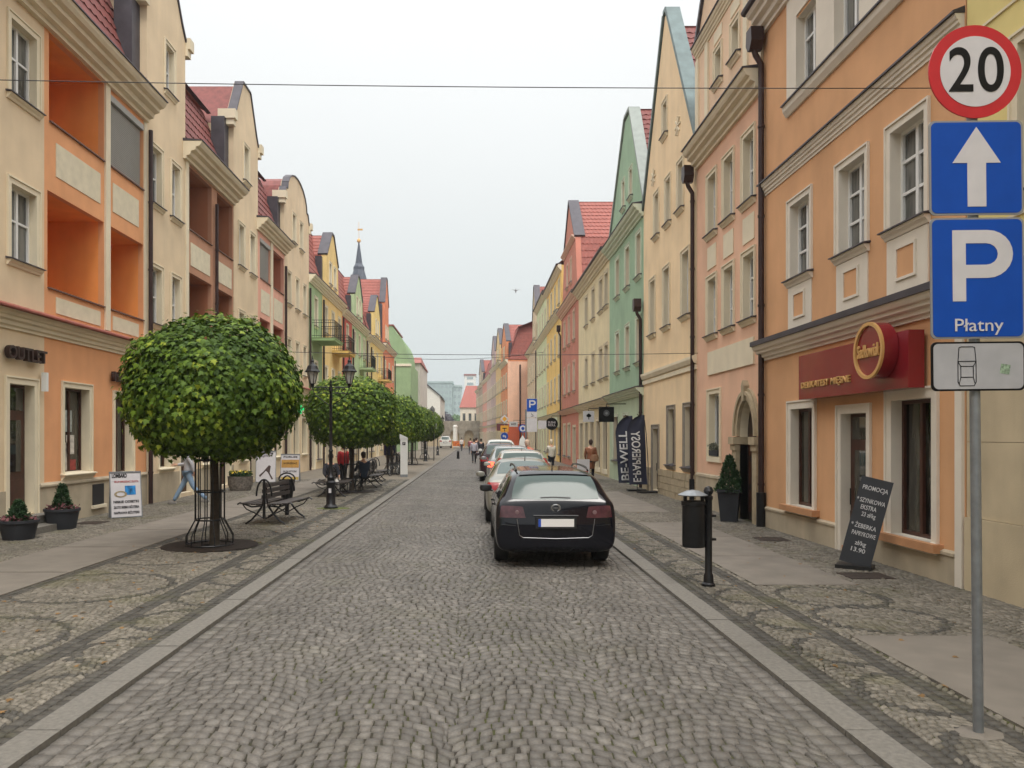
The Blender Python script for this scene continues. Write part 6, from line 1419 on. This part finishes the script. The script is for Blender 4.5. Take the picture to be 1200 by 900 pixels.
def face4(f, w_, h_):
    mc = mat('chalk', (.6, .6, .6), .9)
    for z_, t, ft in ((.90, 'PROMOCJA', .8), (.75, '♦ SZYNKOWA', .9), (.67, 'EKSTRA', .5), (.59, '23 zł/kg', .45), (.45, '♦ ŻEBERKA', .8), (.36, 'PAPRYKOWE', .75), (.25, 'zł/kg', .35), (.17, '13.90', .45)):
        lettering(t.replace('♦', '*'), .09, mc, f, (random.uniform(-.02, .02), -.004, h_*z_), (PI/2, 0, random.uniform(-.02, .02)), depth=.001, bold=.001, fit=w_*ft)
S = empty('chalk_board', (5.49, 11.15, PZ), R(-35), 'tall black chalkboard leaning back on a flat foot before the shop door', 'chalkboard')
f = empty('board', (0, 0, .06), rot=(R(-6), R(13), 0)); f.parent = S
b = MB(); b.box(-.21, .21, 0, .02, 0, 1.28); b.build('panel', M_flag if False else mat('chalkboard_black', (.03, .033, .04), .6, noise=.15, nscale=5), f); face4(f, .42, 1.25)
b = MB(); b.box(-.24, .24, -.12, .22, 0, .055); b.build('foot', M_plast, S)
b = MB(); b.tube([(.1, .24, .05), (.25, .15, .9)], .015, 6); b.build('strut', M_plast, S)
# white poster box near the walking woman
S = empty('sandwich_board', (4.35, 31.2, PZ), R(8), 'small white poster board left of the person in the brown coat', 'sandwich board'); b = MB(); b.box(-.26, .26, -.02, .02, .15, .98); b.build('panel', M_sw, S); b = MB(); b.box(.0, .2, -.026, -.02, .3, .5); b.build('picture', mat('poster_pink', (.45, .12, .12), .6), S); b = MB(); b.box(-.3, .3, -.2, .2, 0, .15); b.build('foot', M_plast, S)
# planters
M_conif = mat('conifer', lin((44, 72, 38)), .85, noise=.4, nscale=8)
def conifer(parent, z0, h_, r_, N, seed, m=None):
    g = np.random.default_rng(seed); t = g.random(N)**1.2; a = g.uniform(0, 2*PI, N); rr = r_*(1-t)**.75*(.75+.25*g.random(N))*(1+.15*np.sin(a*3+t*9))+.01
    pos = np.stack([rr*np.cos(a), rr*np.sin(a), z0+t*h_], 1); d = np.stack([np.cos(a), np.sin(a), np.full(N, .5)], 1)
    leaves('foliage', pos, np.cross(d, g.normal(size=(N, 3)))+d*.3, np.stack([np.cos(a)*.5, np.sin(a)*.5, np.full(N, 1.0)], 1)+g.normal(0, .3, (N, 3)), g.uniform(.05, .1, N), g.random(N), parent, m=m or M_conif, shape=[(-.12, 0), (.12, 0), (.2, .4), (.05, .5), (.15, .8), (0, 1), (-.15, .8), (-.05, .5), (-.2, .4)])
    b = MB(); b.tube([(0, 0, z0-.1), (0, 0, z0+h_*.8)], [.02, .005], 5); b.build('stem', M_bark, parent)
M_pot = mat('anthracite_pot', lin((40, 42, 48)), .7, noise=.15); M_soil = mat('soil', (.03, .02, .015), .95, bump=1, bscale=40)
def pot(loc, label, r0, r1, h_, ch, cr_, N, seed, square=False, flowers=True):
    S = empty('potted_conifer', loc, R(20), label, 'potted plant'); b = MB()
    b.lathe([(r0, 0), (r1, h_-.05), (r1+.02, h_-.05), (r1+.02, h_), (r1-.02, h_), (r1-.03, h_-.08), (0.001, h_-.08)], 4 if square else 28); o = b.build('pot', M_pot, S, smooth=not square)
    b = MB(); b.lathe([(r1-.03, h_-.075), (0.001, h_-.06)], 16, caps=False); b.build('soil', M_soil, S)
    conifer(S, h_-.06, ch, cr_, N, seed)
    if flowers:
        g = np.random.default_rng(seed+5); n = 150; a = g.uniform(0, 2*PI, n); rr = g.uniform(cr_*.6, r1*.95, n)
        pos = np.stack([rr*np.cos(a), rr*np.sin(a), h_+g.uniform(-.05, .09, n)], 1); leaves('flowers', pos, g.normal(size=(n, 3))+[0, 0, 1], g.normal(size=(n, 3)), g.uniform(.04, .08, n), g.random(n), S, m=mat('heather', lin((112, 70, 74)), .9, noise=.5, nscale=20))
    return S
pot((-8.55, 14.35, PZ), 'low round pot with bushy dwarf conifer at left edge beside the doorstep', .26, .33, .36, .38, .17, 1300, 3)
pot((-8.6, 15.95, PZ), 'dark pot with pointed dwarf conifer on the right of the doorstep', .26, .33, .42, .52, .17, 1300, 4)
pot((5.72, 17.35, PZ), 'tall tapered anthracite planter with slender conifer by the arched doorway', .24, .33, .72, .78, .26, 2200, 5, square=True, flowers=False)
S = empty('flower_basket', (-8.35, 27.2, PZ), 0, 'round stone flower planter with yellow blooms by the cream wall', 'planter'); b = MB(); b.lathe([(.34, 0), (.42, .2), (.43, .45), (.45, .5), (.4, .5), (.38, .44), (0.001, .44)], 24); b.build('planter', mat('pebble_pot', lin((120, 112, 104)), .9, noise=.5, nscale=14, bump=1, bscale=14), S, smooth=True)
g = np.random.default_rng(9); n = 420; a = g.uniform(0, 2*PI, n); rr = .42*np.sqrt(g.random(n)); pos = np.stack([rr*np.cos(a), rr*np.sin(a), .46+g.uniform(0, .22, n)], 1)
leaves('foliage', pos, g.normal(size=(n, 3))+[0, 0, 1], g.normal(size=(n, 3)), g.uniform(.05, .1, n), g.random(n), S, m=M_conif)
n = 60; a = g.uniform(0, 2*PI, n); rr = .42*np.sqrt(g.random(n)); pos = np.stack([rr*np.cos(a), rr*np.sin(a), .62+g.uniform(0, .1, n)], 1)
leaves('blooms', pos, g.normal(size=(n, 3))*.4+[0, 0, 1], g.normal(size=(n, 3)), g.uniform(.05, .08, n), g.random(n), S, m=mat('yellow_bloom', (.75, .55, .04), .7))
# window boxes in the peach house window
S = empty('window_box', (XR-.02, 19.82, 1.47), 0, 'dark window box with small grey green plants in the peach house window', 'window box'); b = MB(); b.box(-.02, .16, -.36, .36, -.03, .12); b.build('box', M_pot, S)
g = np.random.default_rng(12); n = 200; pos = np.stack([g.uniform(-.04, .14, n), g.uniform(-.36, .36, n), .12+g.uniform(0, .15, n)], 1); leaves('foliage', pos, g.normal(size=(n, 3)), g.normal(size=(n, 3))+[0, 0, 1], g.uniform(.04, .08, n), g.random(n), S, m=mat('grey_leaf', lin((110, 112, 96)), .9, noise=.3))
# projecting shop signs on the right
def hang(name, X, Y, z, w_, h_, m, label, rnd=False, txt=None, tm=None):
    S = empty(name, (X, Y, z), 0, label, 'shop sign')
    if rnd: b = MB(); b.lathe([(w_/2, 0), (w_/2, .08)], 32); o = b.build('sign_face', m, S); o.rotation_euler = (PI/2, 0, 0)
    else: b = MB(); b.box(-w_/2, w_/2, -.08, 0, -h_/2, h_/2); b.build('sign_face', m, S)
    b = MB(); b.tube([(0, -.04, h_/2), (0, -.04, h_/2+.12), (XR-X, -.04, h_/2+.12)], .02, 5); b.build('bracket', M_iron, S)
    if txt:
        for i, t in enumerate(txt): lettering(t, h_*.24, tm or M_sw, S, (0, -.083, (len(txt)/2-.5-i)*h_*.22), (PI/2, 0, 0), depth=.001, bold=.004, fit=w_*.6)
    return S
hang('shop_sign', 5.35, 31.6, 2.84, .62, .62, M_black, 'square black projecting sign with fine pale emblem on the green house')
S = empty('emblem', (5.35, 31.505, 2.9)); S.parent = None
bpy.data.objects.remove(S)
hg = [o for o in bpy.data.objects if o.get('label', '').startswith('square black projecting')][0]; b = MB()
for t in range(8): a = t*PI/8; b.add([(math.cos(a)*.13-math.sin(a)*.006, -.0825, math.sin(a)*.13+math.cos(a)*.006+.05), (math.cos(a)*.13+math.sin(a)*.006, -.0825, math.sin(a)*.13-math.cos(a)*.006+.05), (-math.cos(a)*.13+math.sin(a)*.006, -.0825, -math.sin(a)*.13-math.cos(a)*.006+.05), (-math.cos(a)*.13-math.sin(a)*.006, -.0825, -math.sin(a)*.13+math.cos(a)*.006+.05)], [(0, 1, 2, 3)])
b.build('emblem', M_grey, hg)
S = hang('shop_sign', 5.15, 35.2, 2.85, .5, .5, M_sw, 'square white projecting sign with a black tree emblem'); b = MB(); b.prism([(-.1, -.02), (-.02, -.04), (-.02, -.14), (.02, -.14), (.02, -.04), (.1, -.02), (.11, .06), (.0, .14), (-.11, .06)], -.085, -.081); b.build('emblem', M_black, S)
hang('shop_sign', 5.15, 52.4, 2.78, .84, .84, M_black, 'round black projecting sign with white lettering near the red house', rnd=True, txt=('SUSHI', 'ROLL'))
hang('shop_sign', 3.0, 88, 2.95, 1.3, .8, mat('sign_maroon', (.12, .02, .03), .5), 'maroon projecting sign with pale round clock face at far orange house'); b = MB(); b.lathe([(.3, 0), (.3, .02)], 20); o = b.build('clock_face', M_sw, [o for o in bpy.data.objects if o.get('label', '').startswith('maroon projecting')][0]); o.location = (.3, -.09, -.1); o.rotation_euler = (PI/2, 0, 0)
hang('shop_sign', 3.6, 74, 3.1, .8, .5, M_sw, 'white projecting sign with dark script beyond the yellow diamond', txt=('CAFE', 'BAR'), tm=M_black)
S = empty('shop_fascia', (XR, 58.5, 2.6), PI/2, 'long pale green fascia board along the yellow house front', 'shop sign'); b = MB(); b.box(-2.2, 4.5, .03, .2, 0, .75); b.build('board', mat('pale_fascia', lin((206, 214, 190)), .6), S)
# parking sign further down with plates
S = empty('parking_sign_post', (3.3, 45.5, PZ), 0, 'blue P parking sign with wheelchair plate above two blank plates', 'traffic sign')
b = MB(); b.tube([(-.35, 0, 0), (-.35, 0, 3.5)], .05, 8); b.build('pole', M_steel, S)
o = sign_plate(S, .62, .78, M_blue, 'parking_plate', 3.75, rim=M_sw); q = MB(); tr = tessellate_polygon([[Vector((a, c, 0)) for a, c in pl], [Vector((a, c, 0)) for a, c in hole]]); q.add([(a*1.1, -.005, c) for a, c in pl+hole], tr); q.build('letter', M_sw, o)
o = sign_plate(S, .62, .32, M_sw, 'wheelchair_plate', 3.18); q = MB(); q.tube([(math.cos(t)*.07, -.008, -.04+math.sin(t)*.07) for t in np.linspace(-2.6, 1.2, 12)], .008, 4); q.tube([(-.03, -.008, .1), (-.02, -.008, .0), (.05, -.008, 0), (.08, -.008, -.09)], .01, 4); q.build('wheelchair_symbol', M_black, o)
sign_plate(S, .62, .82, M_sw, 'info_plate', 2.58)
sign_plate(S, .5, .5, M_sw, 'side_plate', 2.6, y=.1).location = (.62, .1, 2.6)
S = empty('round_sign_post', (2.95, 48.5, PZ), 0, 'round blue ringed sign on a pole beside the white oval totem', 'traffic sign'); b = MB(); b.tube([(0, 0, 0), (0, 0, 2.5)], .04, 8); b.build('pole', M_steel, S)
d_ = disc(S, .26, M_blue, 'sign_disc', 2.4, -.02, n=28); q = MB(); q.lathe([(.2, 0), (.2, .004)], 28); q.build('face', M_sw, d_, loc=(0, 0, .0095)); q = MB(); q.lathe([(.1, 0), (.1, .004)], 20); q.build('dot', M_blue, d_, loc=(0, 0, .014))
S = empty('oval_totem', (2.75, 45.5, PZ), 0, 'tall white oval advertising totem standing among the parked cars', 'totem'); b = MB(); b.lathe([(.14, .25), (.22, .7), (.23, 1.2), (.17, 1.7), (.02, 1.95)], 16, sy=.2); b.build('panel', mat('totem_white', (.7, .7, .68), .4), S, smooth=True); b = MB(); b.lathe([(.3, 0), (.28, .06), (.05, .25)], 14); b.build('foot', M_plast, S)
S = empty('priority_sign_post', (2.62, 71, PZ), 0, 'yellow diamond sign over orange plate and round blue arrow sign', 'traffic sign'); b = MB(); b.tube([(0, 0, 0), (0, 0, 3.9)], .04, 8); b.build('pole', M_steel, S)
M_yel = mat('sign_yellow', (.75, .36, .03), .5); b = MB(); b.prism([(-.42, 0), (0, -.42), (.42, 0), (0, .42)], -.04, -.03); o = b.build('diamond', M_sw, S, loc=(0, 0, 3.5)); b = MB(); b.prism([(-.24, 0), (0, -.24), (.24, 0), (0, .24)], -.044, -.0405); b.build('diamond_centre', M_yel, o)
o = sign_plate(S, .75, .6, M_yel, 'orange_plate', 2.6, y=-.04); b = MB(); b.box(-.2, .2, -.004, -.001, .0, .08); b.box(-.04, .04, -.004, -.001, -.25, 0); b.build('plate_symbol', M_black, o)
d_ = disc(S, .34, M_blue, 'arrow_disc', 1.9, -.03, n=24); b = MB(); b.prism([(-.2, .02), (-.05, .16), (-.05, .08), (.12, .06), (.14, -.16), (.05, -.16), (.03, -.03), (-.05, -.02), (-.05, -.1)], -.046, -.042); b.build('arrow', M_sw, S, loc=(0, 0, 1.9))
# pharmacy cross, small green light
S = empty('pharmacy_cross', (-8.7, 37.9, 3.3), 0, 'small lit green pharmacy cross on the left wall behind the tree', 'pharmacy sign'); b = MB(); b.prism([(-.08, -.25), (.08, -.25), (.08, -.08), (.25, -.08), (.25, .08), (.08, .08), (.08, .25), (-.08, .25), (-.08, .08), (-.25, .08), (-.25, -.08), (-.08, -.08)], -.06, .06); b.build('cross', mat('green_led', (0, .3, .08), .4, emit=(.02, 1, .3), es=.5), S); b = MB(); b.tube([(-.73, 0, 0), (-.25, 0, 0)], .02, 5); b.build('bracket', M_iron, S)
# bollard, column, barrier
S = empty('bollard', (-1.55, 66, 0), 0, 'short black bollard standing alone in the roadway', 'bollard'); b = MB(); b.lathe([(.14, 0), (.12, .1), (.11, .55), (.13, .6), (.05, .7)], 12); b.build('bollard_body', M_iron, S, smooth=True)
S = empty('white_column', (-3.75, 138, .05), 0, 'tall white stone column on the far square', 'column'); b = MB(); b.box(-.6, .6, -.6, .6, 0, .5); b.lathe([(.42, .5), (.38, 3.4), (.45, 3.6), (.3, 3.9)], 10); b.build('column_shaft', M_chalk, S)
S = empty('traffic_barrier', (-2.8, 121, .06), 0, 'orange and yellow construction barrier on the far square', 'barrier'); b = MB(); b.box(-.9, .9, -.1, .1, .3, 1.1); b.build('barrier_panel', mat('barrier_orange', (.6, .15, .03), .6, noise=.5, nscale=3), S); b = MB(); b.box(-.95, -.85, -.25, .25, 0, 1.2); b.box(.85, .95, -.25, .25, 0, 1.2); b.build('feet', M_yel, S)
# bicycle beside the third maple
S = empty('bicycle', (-4.0, 37.4, PZ), R(75), 'dark bicycle parked near the third maple', 'bicycle')
for xx in (-.5, .52):
    wv = empty('wheel', (xx, 0, .34)); wv.parent = S; b = MB(); b.tube([(math.cos(2*PI*k/24)*.33, 0, math.sin(2*PI*k/24)*.33) for k in range(25)], .018, 6); b.build('tyre', M_tyre, wv)
    b = MB()
    for k in range(10): a = PI*k/10; b.tube([(-math.cos(a)*.31, 0, -math.sin(a)*.31), (math.cos(a)*.31, 0, math.sin(a)*.31)], .003, 3)
    b.build('spokes', M_steel, wv)
b = MB()
for p in ([(-.5, 0, .34), (-.12, 0, .32), (-.22, 0, .85)], [(-.12, 0, .32), (.34, 0, .8), (-.2, 0, .76)], [(-.5, 0, .34), (-.2, 0, .76)], [(.52, 0, .34), (.36, 0, .72), (.32, 0, .98)]): b.tube(p, .017, 6)
b.build('frame', M_iron, S); b = MB(); b.tube([(.3, -.28, .98), (.34, 0, 1.0), (.3, .28, .98)], .014, 5); b.build('handlebar', M_iron, S); b = MB(); b.cbox((-.23, 0, .88), (.26, .13, .05)); b.build('saddle', M_plast, S)
# overhead cables and a gull
def cable(label, p0, p1, sag, r_):
    n = 24; b = MB(); b.tube([(p0[0]+(p1[0]-p0[0])*t/n, p0[1]+(p1[1]-p0[1])*t/n, p0[2]+(p1[2]-p0[2])*t/n-sag*4*(t/n)*(1-t/n)) for t in range(n+1)], r_, 5); o = b.build('overhead_cable', M_iron, None); tag(o, label, 'cable', 'cables strung across the street')
cable('long nearly level cable crossing the whole street above the traffic sign', (XL, 9.6, 6.48), (XR, 9.6, 6.3), .06, .006)
cable('lower thin cable crossing the street near the yellow house', (XL, 21.3, 4.42), (XR, 21.3, 4.25), .12, .008)
cable('faint far cable sloping up towards the right side houses', (XL, 60, 8.3), (XR, 70, 9.6), .5, .02)
S = empty('gull', (4.9, 95, 19.9), 0, 'small gull gliding over the right hand roofs', 'bird'); b = MB(); M_gull = mat('gull', (.25, .25, .26), .8)
b.add([(-.75, 0, .02), (-.35, .1, .2), (0, .12, .06), (.35, .1, .2), (.75, 0, .02), (.35, -.12, .17), (0, -.14, .03), (-.35, -.12, .17), (-.35, 0, .16), (0, 0, -.06), (.35, 0, .16)], [(0, 1, 8), (1, 2, 9, 8), (2, 3, 10, 9), (3, 4, 10), (4, 5, 10), (5, 6, 9, 10), (6, 7, 8, 9), (7, 0, 8)]); b.lathe([(.005, -.3), (.07, -.12), (.08, .08), (.04, .25), (.01, .32)], 8); b.build('gull_body', M_gull, S, smooth=True)

# fallen leaves and bits of litter caught between the setts
g = np.random.default_rng(21); n = 260; X_ = np.where(g.random(n) < .6, g.normal(-4.4, 1.1, n), g.uniform(2.5, 6.0, n)); Y_ = g.uniform(5, 20, n)
keep = (X_ < -3.0) | (X_ > 2.65); X_ = X_[keep]; Y_ = Y_[keep]; n = len(X_)
o = leaves('fallen_leaves', np.stack([X_, Y_, np.full(n, PZ+.012)], 1), g.normal(0, .2, (n, 3))+[0, 0, 1], g.normal(size=(n, 3))*[1, 1, .1], g.uniform(.03, .06, n), g.random(n), None, m=mat('dry_leaf', lin((120, 92, 56)), .9, noise=.4, nscale=3)); tag(o, kind='stuff')
m = bpy.data.materials.new('haze'); m.use_nodes = True; t = m.node_tree; t.nodes.clear(); o_ = t.nodes.new('ShaderNodeOutputMaterial'); v = t.nodes.new('ShaderNodeVolumePrincipled')
v.inputs['Color'].default_value = (.86, .92, .95, 1); v.inputs['Density'].default_value = .0006; v.inputs['Anisotropy'].default_value = .2; t.links.new(v.outputs[0], o_.inputs['Volume'])
b = MB(); b.box(-1000, 1000, -80, 1600, -1.1, 42); o = b.build('haze', m); tag(o, kind='stuff')
